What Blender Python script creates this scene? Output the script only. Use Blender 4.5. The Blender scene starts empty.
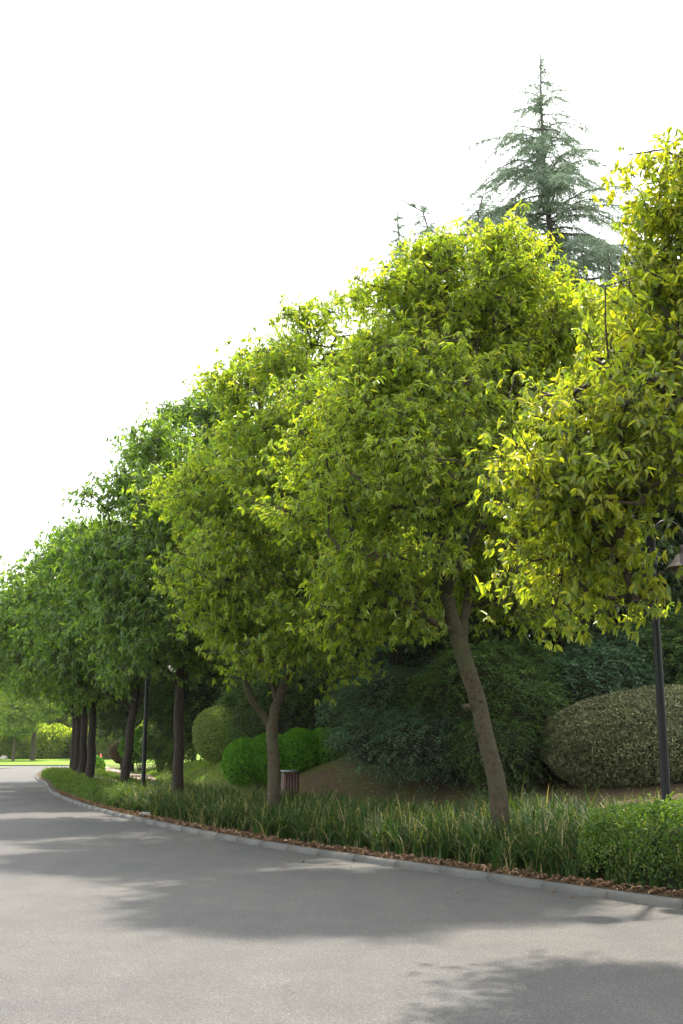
import bpy, math, numpy as np
from mathutils import Vector

R = math.radians
C = bpy.context.scene.collection
rng = np.random.default_rng(11)

# ------------------------------------------------------------------ camera
F = 1100.0
PITCH = math.atan(238 / F)
CAMH = 1.6
cam_d = bpy.data.cameras.new('camera')
cam = bpy.data.objects.new('camera', cam_d)
C.objects.link(cam)
cam.location = (0, 0, CAMH)
cam.rotation_euler = (math.pi / 2 + PITCH, 0, 0)
cam_d.sensor_fit = 'VERTICAL'
cam_d.sensor_height = 36
cam_d.lens = 36 * F / 1024
cam_d.clip_end = 3000
bpy.context.scene.camera = cam


def at(px, py, Y):
    """world point seen at a photo pixel, at depth Y"""
    u = (px - 341.5) / F
    v = (512 - py) / F
    d = (u, math.cos(PITCH) - v * math.sin(PITCH), math.sin(PITCH) + v * math.cos(PITCH))
    t = Y / d[1]
    return np.array((d[0] * t, Y, CAMH + d[2] * t))


def gnd(px, py, z=0.0):
    u = (px - 341.5) / F
    v = (512 - py) / F
    d = (u, math.cos(PITCH) - v * math.sin(PITCH), math.sin(PITCH) + v * math.cos(PITCH))
    t = (z - CAMH) / d[2]
    return (d[0] * t, d[1] * t)


# ------------------------------------------------------------------ mesh building
def nrm(a):
    return a / np.maximum(np.linalg.norm(a, axis=-1, keepdims=True), 1e-9)


class MB:
    def __init__(self):
        self.v, self.f, self.a, self.n = [], [], [], 0

    def add(self, v, f, a=None):
        v = np.asarray(v, float).reshape(-1, 3)
        self.v.append(v)
        self.f.append(np.asarray(f, np.int64) + self.n)
        self.a.append(np.zeros(len(v)) if a is None else np.broadcast_to(np.asarray(a, float), (len(v),)))
        self.n += len(v)

    def build(self, name, mat, parent=None, smooth=False, offset=None):
        v = np.concatenate(self.v)
        if offset is not None:
            v = v - np.asarray(offset)
        me = bpy.data.meshes.new(name)
        me.vertices.add(len(v))
        me.vertices.foreach_set('co', v.astype(np.float32).ravel())
        loops = np.concatenate([f.ravel() for f in self.f])
        tot = np.concatenate([np.full(len(f), f.shape[1]) for f in self.f])
        start = np.concatenate([[0], np.cumsum(tot)[:-1]])
        me.loops.add(len(loops))
        me.loops.foreach_set('vertex_index', loops.astype(np.int32))
        me.polygons.add(len(tot))
        me.polygons.foreach_set('loop_start', start.astype(np.int32))
        me.polygons.foreach_set('loop_total', tot.astype(np.int32))
        me.update(calc_edges=True)
        at_ = me.attributes.new('tone', 'FLOAT', 'POINT')
        at_.data.foreach_set('value', np.concatenate(self.a).astype(np.float32))
        if smooth:
            me.polygons.foreach_set('use_smooth', np.ones(len(tot), bool))
        me.materials.append(mat)
        o = bpy.data.objects.new(name, me)
        C.objects.link(o)
        if parent is not None:
            o.parent = parent
        return o

    # tube with shared rings along a polyline
    def tube(self, pts, rad, k=10, wob=0.0, cap=True, tone=0.0):
        p = np.asarray(pts, float)
        r = np.asarray(rad, float)
        n = len(p)
        t = nrm(np.gradient(p, axis=0))
        ref = np.array((0.31, 0.95, 0.05)) if abs(t[0][2]) > .6 else np.array((0., 0., 1.))
        vs = []
        for i in range(n):
            a = nrm(np.cross(t[i], ref)[None])[0]
            b = np.cross(t[i], a)
            ref = np.cross(a, t[i])
            ang = np.arange(k) * 2 * math.pi / k
            rr = r[i] * (1 + wob * (np.sin(ang * 2 + i * .35) * .5 + np.sin(ang * 3 - i * .5 + 1) * .35 + rng.normal(0, .25, k)))
            vs.append(p[i] + np.outer(np.cos(ang) * rr, a) + np.outer(np.sin(ang) * rr, b))
        vs = np.concatenate(vs)
        q = []
        for i in range(n - 1):
            j = np.arange(k)
            q.append(np.stack([i * k + j, i * k + (j + 1) % k, (i + 1) * k + (j + 1) % k, (i + 1) * k + j], 1))
        self.add(vs, np.concatenate(q), tone)
        if cap:
            base = self.n - len(vs)
            for i in (0, n - 1):
                idx = np.arange(k) + i * k
                if i == 0:
                    idx = idx[::-1]
                self.f.append((idx + base)[None])

    # many independent frusta
    def frusta(self, A, B, ra, rb, k=4):
        A, B = np.asarray(A), np.asarray(B)
        t = nrm(B - A)
        ref = np.where(np.abs(t[:, 2:3]) > .8, np.array([[1., 0, 0]]), np.array([[0, 0, 1.]]))
        a = nrm(np.cross(t, ref))
        b = np.cross(t, a)
        ang = np.arange(k) * 2 * math.pi / k
        off = np.cos(ang)[None, :, None] * a[:, None] + np.sin(ang)[None, :, None] * b[:, None]
        v = np.concatenate([A[:, None] + off * ra[:, None, None], B[:, None] + off * rb[:, None, None]], 1)
        m = len(A)
        j = np.arange(k)
        q = np.stack([j, (j + 1) % k, k + (j + 1) % k, k + j], 1)
        self.add(v.reshape(-1, 3), (q[None] + (np.arange(m) * 2 * k)[:, None, None]).reshape(-1, 4))

    def box(self, c, s, rz=0.0, tone=0.0):
        x, y, z = s[0] / 2, s[1] / 2, s[2] / 2
        v = np.array([(i * x, j * y, k * z) for k in (-1, 1) for j in (-1, 1) for i in (-1, 1)], float)
        co, si = math.cos(rz), math.sin(rz)
        v = np.stack([v[:, 0] * co - v[:, 1] * si, v[:, 0] * si + v[:, 1] * co, v[:, 2]], 1) + np.asarray(c)
        self.add(v, [(0, 2, 3, 1), (4, 5, 7, 6), (0, 1, 5, 4), (2, 6, 7, 3), (0, 4, 6, 2), (1, 3, 7, 5)], tone)

    def lathe(self, prof, k=20, c=(0, 0, 0)):
        ang = np.arange(k) * 2 * math.pi / k
        v = np.concatenate([np.stack([np.cos(ang) * r, np.sin(ang) * r, np.full(k, z)], 1) for r, z in prof]) + np.asarray(c)
        q = []
        for i in range(len(prof) - 1):
            j = np.arange(k)
            q.append(np.stack([i * k + j, i * k + (j + 1) % k, (i + 1) * k + (j + 1) % k, (i + 1) * k + j], 1))
        self.add(v, np.concatenate(q))

    def leaves(self, P, D, N, L, W, fold=.25, curl=.18, tone=None):
        """P base, D direction, N up-normal, arrays (n,3); L, W arrays (n)"""
        n = len(P)
        D = nrm(D)
        S = nrm(np.cross(D, N))
        N = np.cross(S, D)
        L = np.broadcast_to(L, (n,))[:, None]
        W = np.broadcast_to(W, (n,))[:, None]
        c = curl * L
        v = np.stack([
            P,
            P + D * L * .30 - S * W * .46 + N * W * fold - N * c * .05,
            P + D * L * .68 - S * W * .40 + N * W * fold * .8 - N * c * .4,
            P + D * L - N * c,
            P + D * L * .68 + S * W * .40 + N * W * fold * .8 - N * c * .4,
            P + D * L * .30 + S * W * .46 + N * W * fold - N * c * .05], 1)
        i = (np.arange(n) * 6)[:, None]
        f = np.concatenate([i + np.array([[0, 1, 2, 3]]), i + np.array([[0, 3, 4, 5]])])
        self.add(v.reshape(-1, 3), f, None if tone is None else np.repeat(tone, 6))

    def blades(self, P, az, lean, L, W, seg=4, tone=None):
        """arching grass blades"""
        n = len(P)
        h = np.stack([np.cos(az), np.sin(az), np.zeros(n)], 1)
        s = np.stack([-np.sin(az), np.cos(az), np.zeros(n)], 1)
        pts, cur = [], P.copy()
        for i in range(seg + 1):
            w = W * (1 - (i / seg) ** 1.6) * .5 + .0004
            pts += [cur - s * w[:, None], cur + s * w[:, None]]
            a = lean * (0.25 + 1.9 * (i / seg) ** 1.3)
            cur = cur + (h * np.sin(a)[:, None] + np.array([[0, 0, 1.]]) * np.cos(a)[:, None]) * (L / seg)[:, None]
        v = np.stack(pts, 1)
        m = 2 * (seg + 1)
        f = np.array([(2 * i, 2 * i + 1, 2 * i + 3, 2 * i + 2) for i in range(seg)])
        self.add(v.reshape(-1, 3), ((np.arange(n) * m)[:, None, None] + f[None]).reshape(-1, 4),
                 None if tone is None else np.repeat(tone, m))


def tag(o, label=None, cat=None, group=None, kind=None):
    if label: o['label'] = label
    if cat: o['category'] = cat
    if group: o['group'] = group
    if kind: o['kind'] = kind
    return o


def empty(name, loc, label=None, cat=None, group=None, rz=0.0):
    o = bpy.data.objects.new(name, None)
    o.empty_display_size = .3
    C.objects.link(o)
    o.location = tuple(loc)
    o.rotation_euler = (0, 0, rz)
    return tag(o, label, cat, group)


def copy_tree(root, loc, rz, scale=1.0, label=None, group=None):
    c = root.copy()
    C.objects.link(c)
    c.location = tuple(loc)
    c.rotation_euler = (0, 0, rz)
    c.scale = (scale,) * 3 if not isinstance(scale, tuple) else scale
    if label: c['label'] = label
    if group: c['group'] = group
    for ch in list(root.children):
        d = ch.copy()
        C.objects.link(d)
        d.parent = c
        for g in list(ch.children):
            e = g.copy()
            C.objects.link(e)
            e.parent = d
    return c


def pnoise(p, s, seed=0.0):
    """cheap smooth 3-D noise in about -1..1, wavelength s"""
    q = p * (2 * math.pi / s)
    x, y, z = q[..., 0], q[..., 1], q[..., 2]
    return (np.sin(x * 1.0 + 1.7 * np.sin(y * .6 + seed)) + np.sin(y * 1.1 + 1.9 * np.sin(z * .7 + seed * 2) + 2) +
            np.sin(z * .9 + 1.8 * np.sin(x * .65 + seed * 3) + 4)) / 3 + .4 * np.sin(x * 2.3 + y * 1.9 + seed) * np.sin(z * 2.1 + y)


# ------------------------------------------------------------------ materials
def new_mat(name):
    m = bpy.data.materials.new(name)
    m.use_nodes = True
    nt = m.node_tree
    nt.nodes.clear()
    out = nt.nodes.new('ShaderNodeOutputMaterial')
    return m, nt, out


def N(nt, t, **k):
    n = nt.nodes.new('ShaderNode' + t)
    for a, b in k.items():
        if a in ('inp',):
            for i, val in b.items():
                n.inputs[i].default_value = val
        else:
            setattr(n, a, b)
    return n


def ramp(nt, fac, stops):
    r = nt.nodes.new('ShaderNodeValToRGB')
    el = r.color_ramp.elements
    while len(el) < len(stops):
        el.new(.5)
    for e, (p, c) in zip(el, stops):
        e.position = p
        e.color = (*c, 1)
    nt.links.new(fac, r.inputs[0])
    return r.outputs[0]


def mixc(nt, fac, a, b, mode='MIX'):
    n = nt.nodes.new('ShaderNodeMix')
    n.data_type = 'RGBA'
    n.blend_type = mode
    for s, v in ((0, fac), (6, a), (7, b)):
        if hasattr(v, 'is_linked'):
            nt.links.new(v, n.inputs[s])
        else:
            n.inputs[s].default_value = v if s == 0 else (*v, 1)
    return n.outputs[2]


def noise(nt, scale, detail=4, rough=.6, coord=None):
    n = N(nt, 'TexNoise', inp={'Scale': scale, 'Detail': detail, 'Roughness': rough})
    if coord is None:
        tc = nt.nodes.new('ShaderNodeNewGeometry')
        coord = tc.outputs['Position']
    nt.links.new(coord, n.inputs['Vector'])
    return n.outputs[0]


def bump(nt, h, strength, dist, bsdf, prev=None):
    b = N(nt, 'Bump', inp={'Strength': strength, 'Distance': dist})
    nt.links.new(h, b.inputs['Height'])
    nt.links.new(b.outputs[0], bsdf.inputs['Normal'])
    return b


def leaf_mat(name, stops, tone_col, tone_amt=.8, trans=.42, tcol=(2.0, 2.1, .5), rough=.42, spec=.5):
    """leaf: random shade per leaf along stops, tone attribute blends to young-leaf colour, translucent"""
    m, nt, out = new_mat(name)
    g = nt.nodes.new('ShaderNodeNewGeometry')
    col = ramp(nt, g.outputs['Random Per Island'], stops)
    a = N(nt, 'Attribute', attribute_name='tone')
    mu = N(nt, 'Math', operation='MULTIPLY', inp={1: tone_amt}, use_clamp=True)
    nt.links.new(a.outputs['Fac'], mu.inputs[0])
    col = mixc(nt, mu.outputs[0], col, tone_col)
    p = N(nt, 'BsdfPrincipled', inp={'Roughness': rough, 'Specular IOR Level': spec})
    nt.links.new(col, p.inputs['Base Color'])
    t = nt.nodes.new('ShaderNodeBsdfTranslucent')
    tc = mixc(nt, 1.0, col, tcol, 'MULTIPLY')
    nt.links.new(tc, t.inputs[0])
    mx = N(nt, 'MixShader', inp={0: trans})
    nt.links.new(p.outputs[0], mx.inputs[1])
    nt.links.new(t.outputs[0], mx.inputs[2])
    nt.links.new(mx.outputs[0], out.inputs[0])
    return m


def bark_mat(name, a, b, moss=None, scale=9.0):
    m, nt, out = new_mat(name)
    tc = nt.nodes.new('ShaderNodeTexCoord')
    mp = N(nt, 'Mapping', inp={'Scale': (1, 1, .35)})
    nt.links.new(tc.outputs['Object'], mp.inputs[0])
    n1 = noise(nt, scale, 6, .65, mp.outputs[0])
    n2 = noise(nt, scale * 5, 5, .7, mp.outputs[0])
    col = ramp(nt, n1, [(.3, a), (.7, b)])
    col = mixc(nt, .6, col, ramp(nt, n2, [(.38, tuple(x * .3 for x in a)), (.62, tuple(x * 1.25 for x in b))]))
    lich = noise(nt, 14, 4, .6, tc.outputs['Object'])
    col = mixc(nt, ramp(nt, lich, [(.62, (0, 0, 0)), (.68, (.5, .5, .5))]), col, tuple(x * 1.7 for x in b))
    if moss:
        n3 = noise(nt, 2.2, 5, .6, tc.outputs['Object'])
        col = mixc(nt, ramp(nt, n3, [(.48, (0, 0, 0)), (.62, (1, 1, 1))]), col, moss)
    # rings across the bark
    mp2 = N(nt, 'Mapping', inp={'Scale': (.6, .6, 5)})
    nt.links.new(tc.outputs['Object'], mp2.inputs[0])
    n4 = noise(nt, 2.4, 3, .5, mp2.outputs[0])
    col = mixc(nt, .1, col, ramp(nt, n4, [(.4, tuple(x * .5 for x in a)), (.55, b)]))
    p = N(nt, 'BsdfPrincipled', inp={'Roughness': .85, 'Specular IOR Level': .2})
    nt.links.new(col, p.inputs['Base Color'])
    bump(nt, n2, 1.0, .04, p)
    nt.links.new(p.outputs[0], out.inputs[0])
    return m


def plain(name, col, rough=.5, metal=0.0, var=.15, sc=6, spec=.5):
    m, nt, out = new_mat(name)
    p = N(nt, 'BsdfPrincipled', inp={'Roughness': rough, 'Metallic': metal, 'Specular IOR Level': spec})
    n1 = noise(nt, sc, 6, .65)
    c = ramp(nt, n1, [(.3, tuple(x * (1 - var) for x in col)), (.7, tuple(min(1, x * (1 + var)) for x in col))])
    nt.links.new(c, p.inputs['Base Color'])
    bump(nt, n1, .15, .01, p)
    nt.links.new(p.outputs[0], out.inputs[0])
    return m


M = {}
M['leaf_main'] = leaf_mat('leaf_main', [(0, (.096, .148, .026)), (.5, (.15, .213, .034)), (.85, (.23, .26, .036)), (1, (.32, .31, .04))], (.41, .39, .035), .85, .6, rough=.34)
M['leaf_second'] = leaf_mat('leaf_second', [(0, (.086, .143, .026)), (.5, (.135, .205, .034)), (.88, (.21, .25, .036)), (1, (.3, .29, .04))], (.39, .37, .035), .85, .6, rough=.34)
M['leaf_near'] = leaf_mat('leaf_near', [(0, (.08, .125, .026)), (.4, (.14, .185, .032)), (.8, (.21, .235, .034)), (1, (.32, .3, .04))], (.42, .37, .04), .85, .58, rough=.34)
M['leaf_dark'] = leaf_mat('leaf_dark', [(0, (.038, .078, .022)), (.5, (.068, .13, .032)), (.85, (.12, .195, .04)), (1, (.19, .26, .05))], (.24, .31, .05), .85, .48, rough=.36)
M['leaf_far'] = leaf_mat('leaf_far', [(0, (.1, .16, .03)), (.5, (.16, .23, .04)), (1, (.25, .3, .05))], (.36, .38, .06), .8, .62)
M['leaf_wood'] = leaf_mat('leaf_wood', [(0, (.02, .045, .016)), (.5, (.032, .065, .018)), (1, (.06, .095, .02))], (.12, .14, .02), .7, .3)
M['needle'] = leaf_mat('needle', [(0, (.11, .155, .115)), (.5, (.17, .23, .17)), (1, (.24, .3, .23))], (.27, .33, .25), .5, .3, (1, 1.1, .9), rough=.75, spec=.12)
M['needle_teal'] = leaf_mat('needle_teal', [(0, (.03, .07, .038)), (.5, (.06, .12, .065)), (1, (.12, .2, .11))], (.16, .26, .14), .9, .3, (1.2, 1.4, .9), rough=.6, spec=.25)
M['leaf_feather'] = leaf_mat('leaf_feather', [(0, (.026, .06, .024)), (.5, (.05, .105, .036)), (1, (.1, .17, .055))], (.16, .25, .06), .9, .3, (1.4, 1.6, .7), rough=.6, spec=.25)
M['leaf_mound'] = leaf_mat('leaf_mound', [(0, (.05, .072, .035)), (.5, (.1, .125, .06)), (.8, (.18, .185, .095)), (1, (.33, .29, .17))], (.28, .25, .13), .5, .2, (1, 1, .7), rough=.6, spec=.2)
M['leaf_ball'] = leaf_mat('leaf_ball', [(0, (.09, .14, .045)), (.6, (.17, .235, .07)), (1, (.3, .35, .13))], (.34, .4, .1), .7, .3, rough=.55, spec=.3)
M['leaf_bright'] = leaf_mat('leaf_bright', [(0, (.035, .115, .012)), (.6, (.065, .19, .016)), (1, (.12, .27, .022))], (.16, .32, .03), .6, .35, rough=.6, spec=.2)
M['leaf_box'] = leaf_mat('leaf_box', [(0, (.028, .065, .012)), (.6, (.058, .12, .018)), (.92, (.095, .17, .024)), (1, (.24, .2, .09))], (.17, .25, .03), .6, .3, rough=.5, spec=.3)
M['leaf_hedge'] = leaf_mat('leaf_hedge', [(0, (.035, .07, .016)), (.6, (.065, .125, .024)), (1, (.11, .17, .03))], (.17, .22, .03), .6, .3, rough=.6, spec=.2)
M['leaf_russet'] = leaf_mat('leaf_russet', [(0, (.045, .035, .018)), (.6, (.075, .055, .026)), (1, (.11, .1, .03))], (.13, .09, .03), .6, .25, (1, 1, .8), rough=.6, spec=.2)
M['blade'] = leaf_mat('blade', [(0, (.015, .036, .011)), (.6, (.028, .064, .016)), (.93, (.05, .095, .022)), (1, (.2, .2, .07))], (.36, .29, .15), .9, .28, rough=.6, spec=.2)
M['lawn_blade'] = leaf_mat('lawn_blade', [(0, (.08, .16, .02)), (1, (.15, .26, .035))], (.25, .27, .05), .8, .4)
M['dry_leaf'] = leaf_mat('dry_leaf', [(0, (.09, .055, .035)), (.5, (.19, .12, .078)), (.88, (.3, .2, .14)), (1, (.45, .34, .25))], (.4, .25, .1), .5, .2, (1, .9, .7), .8, .2)
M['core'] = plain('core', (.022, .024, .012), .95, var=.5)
M['bark_main'] = bark_mat('bark_main', (.038, .029, .019), (.092, .072, .046), (.065, .066, .036))
M['bark_dark'] = bark_mat('bark_dark', (.02, .015, .012), (.048, .036, .029))
M['bark_twig'] = bark_mat('bark_twig', (.04, .03, .022), (.09, .065, .05))
M['bark_pine'] = bark_mat('bark_pine', (.06, .055, .05), (.13, .115, .1))
M['lamp_paint'] = plain('lamp_paint', (.006, .0065, .0075), .5, 0, .3, 20, .2)
M['lamp_shade'] = plain('lamp_shade', (.03, .024, .021), .5, .1, .2, 20, .3)
M['glass_lamp'] = plain('glass_lamp', (.1, .075, .06), .15, 0, .05)
M['bin_wood'] = plain('bin_wood', (.045, .014, .008), .55, 0, .4, 14)
M['bin_metal'] = plain('bin_metal', (.16, .18, .17), .4, .4, .2, 10)
M['cone_red'] = plain('cone_red', (.62, .07, .04), .5)
M['cone_white'] = plain('cone_white', (.78, .78, .76), .5)
M['stone'] = plain('stone', (.3, .28, .25), .9, 0, .3, 12)

# asphalt
m, nt, out = new_mat('asphalt')
p = N(nt, 'BsdfPrincipled', inp={'Roughness': .82, 'Specular IOR Level': .3})
fine = noise(nt, 95, 3, .8)
vor = N(nt, 'TexVoronoi', inp={'Scale': 120.0})
g = nt.nodes.new('ShaderNodeNewGeometry')
nt.links.new(g.outputs['Position'], vor.inputs['Vector'])
big = noise(nt, .28, 5, .55)
mid = noise(nt, 2.2, 5, .6)
col = ramp(nt, fine, [(.3, (.034, .035, .035)), (.5, (.074, .074, .072)), (.76, (.16, .156, .149))])
col = mixc(nt, .5, col, ramp(nt, vor.outputs['Color'], [(.1, (.03, .031, .031)), (.6, (.082, .081, .078)), (1, (.23, .222, .21))]))
col = mixc(nt, .8, col, ramp(nt, big, [(.3, (.84, .85, .87)), (.7, (1.12, 1.09, 1.05))]), 'MULTIPLY')
col = mixc(nt, .6, col, ramp(nt, mid, [(.35, (.85, .85, .86)), (.65, (1.08, 1.07, 1.05))]), 'MULTIPLY')
crk = N(nt, 'TexVoronoi', feature='DISTANCE_TO_EDGE', inp={'Scale': .3})
wp = N(nt, 'TexNoise', inp={'Scale': 1.6, 'Detail': 6.0})
nt.links.new(g.outputs['Position'], wp.inputs['Vector'])
va = N(nt, 'VectorMath', operation='MULTIPLY_ADD', inp={1: (.9, .9, .9)})
nt.links.new(wp.outputs['Color'], va.inputs[0]); nt.links.new(g.outputs['Position'], va.inputs[2])
nt.links.new(va.outputs[0], crk.inputs['Vector'])
ck = ramp(nt, crk.outputs['Distance'], [(0, (.55, .55, .55)), (.006, (1, 1, 1))])
msk = ramp(nt, noise(nt, .23, 3, .5), [(.52, (0, 0, 0)), (.6, (.7, .7, .7))])
col = mixc(nt, msk, col, mixc(nt, 1.0, col, ck, 'MULTIPLY'))
sp = ramp(nt, noise(nt, 1.1, 3, .5), [(.68, (1, 1, 1)), (.76, (.8, .8, .8))])
col = mixc(nt, .8, col, sp, 'MULTIPLY')
# long tyre-polished streaks along the carriageway
mpp = N(nt, 'Mapping', inp={'Scale': (1.3, .09, 1), 'Rotation': (0, 0, R(26))})
nt.links.new(g.outputs['Position'], mpp.inputs[0])
st = noise(nt, 1.0, 4, .5, mpp.outputs[0])
col = mixc(nt, .5, col, ramp(nt, st, [(.35, (.86, .86, .87)), (.62, (1.08, 1.08, 1.07))]), 'MULTIPLY')
nt.links.new(col, p.inputs['Base Color'])
bump(nt, fine, .55, .012, p)
nt.links.new(p.outputs[0], out.inputs[0])
M['asphalt'] = m

# earth, moss and thin grass of the bank
m, nt, out = new_mat('earth')
p = N(nt, 'BsdfPrincipled', inp={'Roughness': .95, 'Specular IOR Level': .15})
n1 = noise(nt, .55, 6, .62)
n2 = noise(nt, 7, 6, .75)
n3 = noise(nt, 45, 4, .7)
col = ramp(nt, n2, [(.3, (.04, .027, .016)), (.55, (.075, .052, .03)), (.78, (.12, .088, .052))])
gr = ramp(nt, n3, [(.35, (.05, .075, .014)), (.7, (.13, .155, .03))])
a = N(nt, 'Attribute', attribute_name='tone')
ad = N(nt, 'Math', operation='ADD')
nt.links.new(n1, ad.inputs[0]); nt.links.new(a.outputs['Fac'], ad.inputs[1])
col = mixc(nt, ramp(nt, ad.outputs[0], [(.42, (0, 0, 0)), (.72, (1, 1, 1))]), col, gr)
nt.links.new(col, p.inputs['Base Color'])
bump(nt, n2, .6, .05, p)
nt.links.new(p.outputs[0], out.inputs[0])
M['earth'] = m

m, nt, out = new_mat('lawn')
p = N(nt, 'BsdfPrincipled', inp={'Roughness': .9, 'Specular IOR Level': .15})
n1 = noise(nt, .12, 5, .6)
n3 = noise(nt, 12, 5, .7)
col = ramp(nt, n3, [(.3, (.09, .18, .02)), (.7, (.17, .28, .035))])
col = mixc(nt, .6, col, ramp(nt, n1, [(.35, (.85, .95, .8)), (.65, (1.3, 1.12, 1.1))]), 'MULTIPLY')
nt.links.new(col, p.inputs['Base Color'])
nt.links.new(p.outputs[0], out.inputs[0])
M['lawn'] = m

m, nt, out = new_mat('kerb_concrete')
p = N(nt, 'BsdfPrincipled', inp={'Roughness': .85})
n1 = noise(nt, 3, 6, .7)
n2 = noise(nt, 60, 4, .7)
col = ramp(nt, n1, [(.3, (.05, .052, .048)), (.55, (.082, .083, .077)), (.75, (.115, .113, .103))])
col = mixc(nt, .35, col, ramp(nt, n2, [(.3, (.05, .05, .048)), (.7, (.15, .148, .14))]))
gg = nt.nodes.new('ShaderNodeNewGeometry')
col = mixc(nt, .5, col, ramp(nt, gg.outputs['Random Per Island'], [(0, (.88, .9, .88)), (1, (1.08, 1.07, 1.05))]), 'MULTIPLY')
nt.links.new(col, p.inputs['Base Color'])
bump(nt, n2, .4, .01, p)
nt.links.new(p.outputs[0], out.inputs[0])
M['kerb'] = m
M['path'] = plain('path', (.42, .31, .24), .9, 0, .2, 4)

# ------------------------------------------------------------------ ground layout
kp = [gnd(*q) for q in ((683, 909), (560, 892), (450, 875), (350, 860.5), (270, 848), (200, 835), (140, 822), (100, 812), (70, 802), (50, 792), (44, 783))]
d0 = np.array(kp[0]) - np.array(kp[1])
d0 /= np.linalg.norm(d0)
pre = []
q = np.array(kp[0])
ang = math.atan2(d0[1], d0[0])
for i in range(14):
    q = q + 2.0 * np.array((math.cos(ang), math.sin(ang)))
    pre.append(tuple(q))
    ang -= .035
kp = pre[::-1] + kp
last = kp[-1]
kp += [(-16.4, 61), (-19.5, 72), (-22, 82), (-23.6, 90), (-23.2, 97), (-19.5, 102), (-12, 105.5), (0, 107.5), (40, 109), (200, 112)]


def resample(pts, step):
    """Catmull-Rom smoothed, evenly spaced"""
    P = np.array(pts, float)
    P = np.vstack([2 * P[0] - P[1], P, 2 * P[-1] - P[-2]])
    o = []
    for i in range(1, len(P) - 2):
        n = max(2, int(np.linalg.norm(P[i + 1] - P[i]) / (step * .25)))
        t = np.linspace(0, 1, n, endpoint=False)[:, None]
        o.append(.5 * (2 * P[i] + (P[i + 1] - P[i - 1]) * t + (2 * P[i - 1] - 5 * P[i] + 4 * P[i + 1] - P[i + 2]) * t ** 2 +
                       (3 * P[i] - P[i - 1] - 3 * P[i + 1] + P[i + 2]) * t ** 3))
    o = np.concatenate(o + [P[-2:-1]])
    s = np.concatenate([[0], np.cumsum(np.linalg.norm(np.diff(o, axis=0), axis=1))])
    u = np.arange(0, s[-1], step)
    return np.stack([np.interp(u, s, o[:, k]) for k in range(o.shape[1])], 1)


KB = resample(kp, .25)
KT = nrm(np.gradient(KB, axis=0))
KN = np.stack([KT[:, 1], -KT[:, 0]], 1)     # away from the road (towards the bank)


def sdist(xy):
    """signed distance behind the kerb (positive on the bank side) and index along the kerb"""
    xy = np.atleast_2d(xy)
    S = KB[::2]
    SN = KN[::2]
    dd = np.empty(len(xy)); ix = np.empty(len(xy), int)
    for a_ in range(0, len(xy), 4000):
        q_ = xy[a_:a_ + 4000]
        d2 = ((q_[:, None] - S[None]) ** 2).sum(-1)
        j = d2.argmin(1)
        sg = ((q_ - S[j]) * SN[j]).sum(1)
        dd[a_:a_ + 4000] = np.sqrt(d2[np.arange(len(q_)), j]) * np.sign(sg)
        ix[a_:a_ + 4000] = j * 2
    return dd, ix


def tz(xy):
    xy = np.atleast_2d(np.asarray(xy, float))
    d, _ = sdist(xy)
    s = np.clip((d - 2.6 - 2.0 * np.clip((xy[:, 1] - 36) / 9, 0, 1)) / 4.5, 0, 1)
    amp = .7 + .8 * np.clip((xy[:, 1] - 21) / 6, 0, 1)
    far = np.clip((70 - xy[:, 1]) / 25, 0, 1)           # the bank dies out far away
    near = .35 + .65 * np.clip((xy[:, 1] + 5) / 15, 0, 1)
    h = .10 + np.sin(s * math.pi / 2) * amp * far * near + np.clip(d - 12, 0, 40) * .05 * far
    h += .26 * np.clip((d - .5) / 2.6, 0, 1)
    h += .05 * pnoise(np.c_[xy, np.zeros(len(xy))], 4.5) * np.clip((d - 2) / 3, 0, 1)
    return np.where(d < .15, -.06, np.where(d < .6, -.06 + (d - .15) / .45 * .16, h))


def z1(x, y):
    return float(tz([[x, y]])[0])


def grid_mesh(xs, ys, zf, keep=None, tonef=None):
    X, Y = np.meshgrid(xs, ys)
    xy = np.c_[X.ravel(), Y.ravel()]
    z = zf(xy)
    nx, ny = len(xs), len(ys)
    i = np.arange((nx - 1) * (ny - 1))
    r, c = i // (nx - 1), i % (nx - 1)
    a_ = r * nx + c
    f = np.stack([a_, a_ + 1, a_ + nx + 1, a_ + nx], 1)
    if keep is not None:
        k = keep(xy)
        f = f[k[f].any(1)]
    mb = MB()
    mb.add(np.c_[xy, z], f, None if tonef is None else tonef(xy))
    return mb


# far ground out to the horizon
mb = grid_mesh(np.array([-900, -400, -150, -60, 0, 60, 200, 500, 900.]), np.array([-400, -100, 0, 60, 120, 180, 300, 600, 1500.]),
               lambda q: np.full(len(q), -.09))
tag(mb.build('ground', M['lawn']), kind='structure')

# bank and bed
xs = np.concatenate([np.arange(-36, 24, .4), np.arange(24, 90, 3)])
ys = np.concatenate([np.arange(-16, 62, .4), np.arange(62, 112, 1.5)])


def bank_tone(xy):
    d, _ = sdist(xy)
    t = np.clip((xy[:, 1] - 29) / 10, 0, 1) * np.clip((d - 1.5) / 2, 0, 1) * .45
    t = t - .1 * np.clip((27 - xy[:, 1]) / 6, 0, 1) + .05
    # brown stripe down the bank: tree shadow painted into the ground tone
    s = np.abs((xy[:, 1] - 40) * .25 + (xy[:, 0] + 7))
    return t - .3 * np.exp(-(s / .5) ** 2) * (xy[:, 1] > 30)


mb = grid_mesh(xs, ys, tz, lambda q: sdist(q)[0] > .1, bank_tone)
tag(mb.build('bank', M['earth'], smooth=True), kind='structure')

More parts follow.
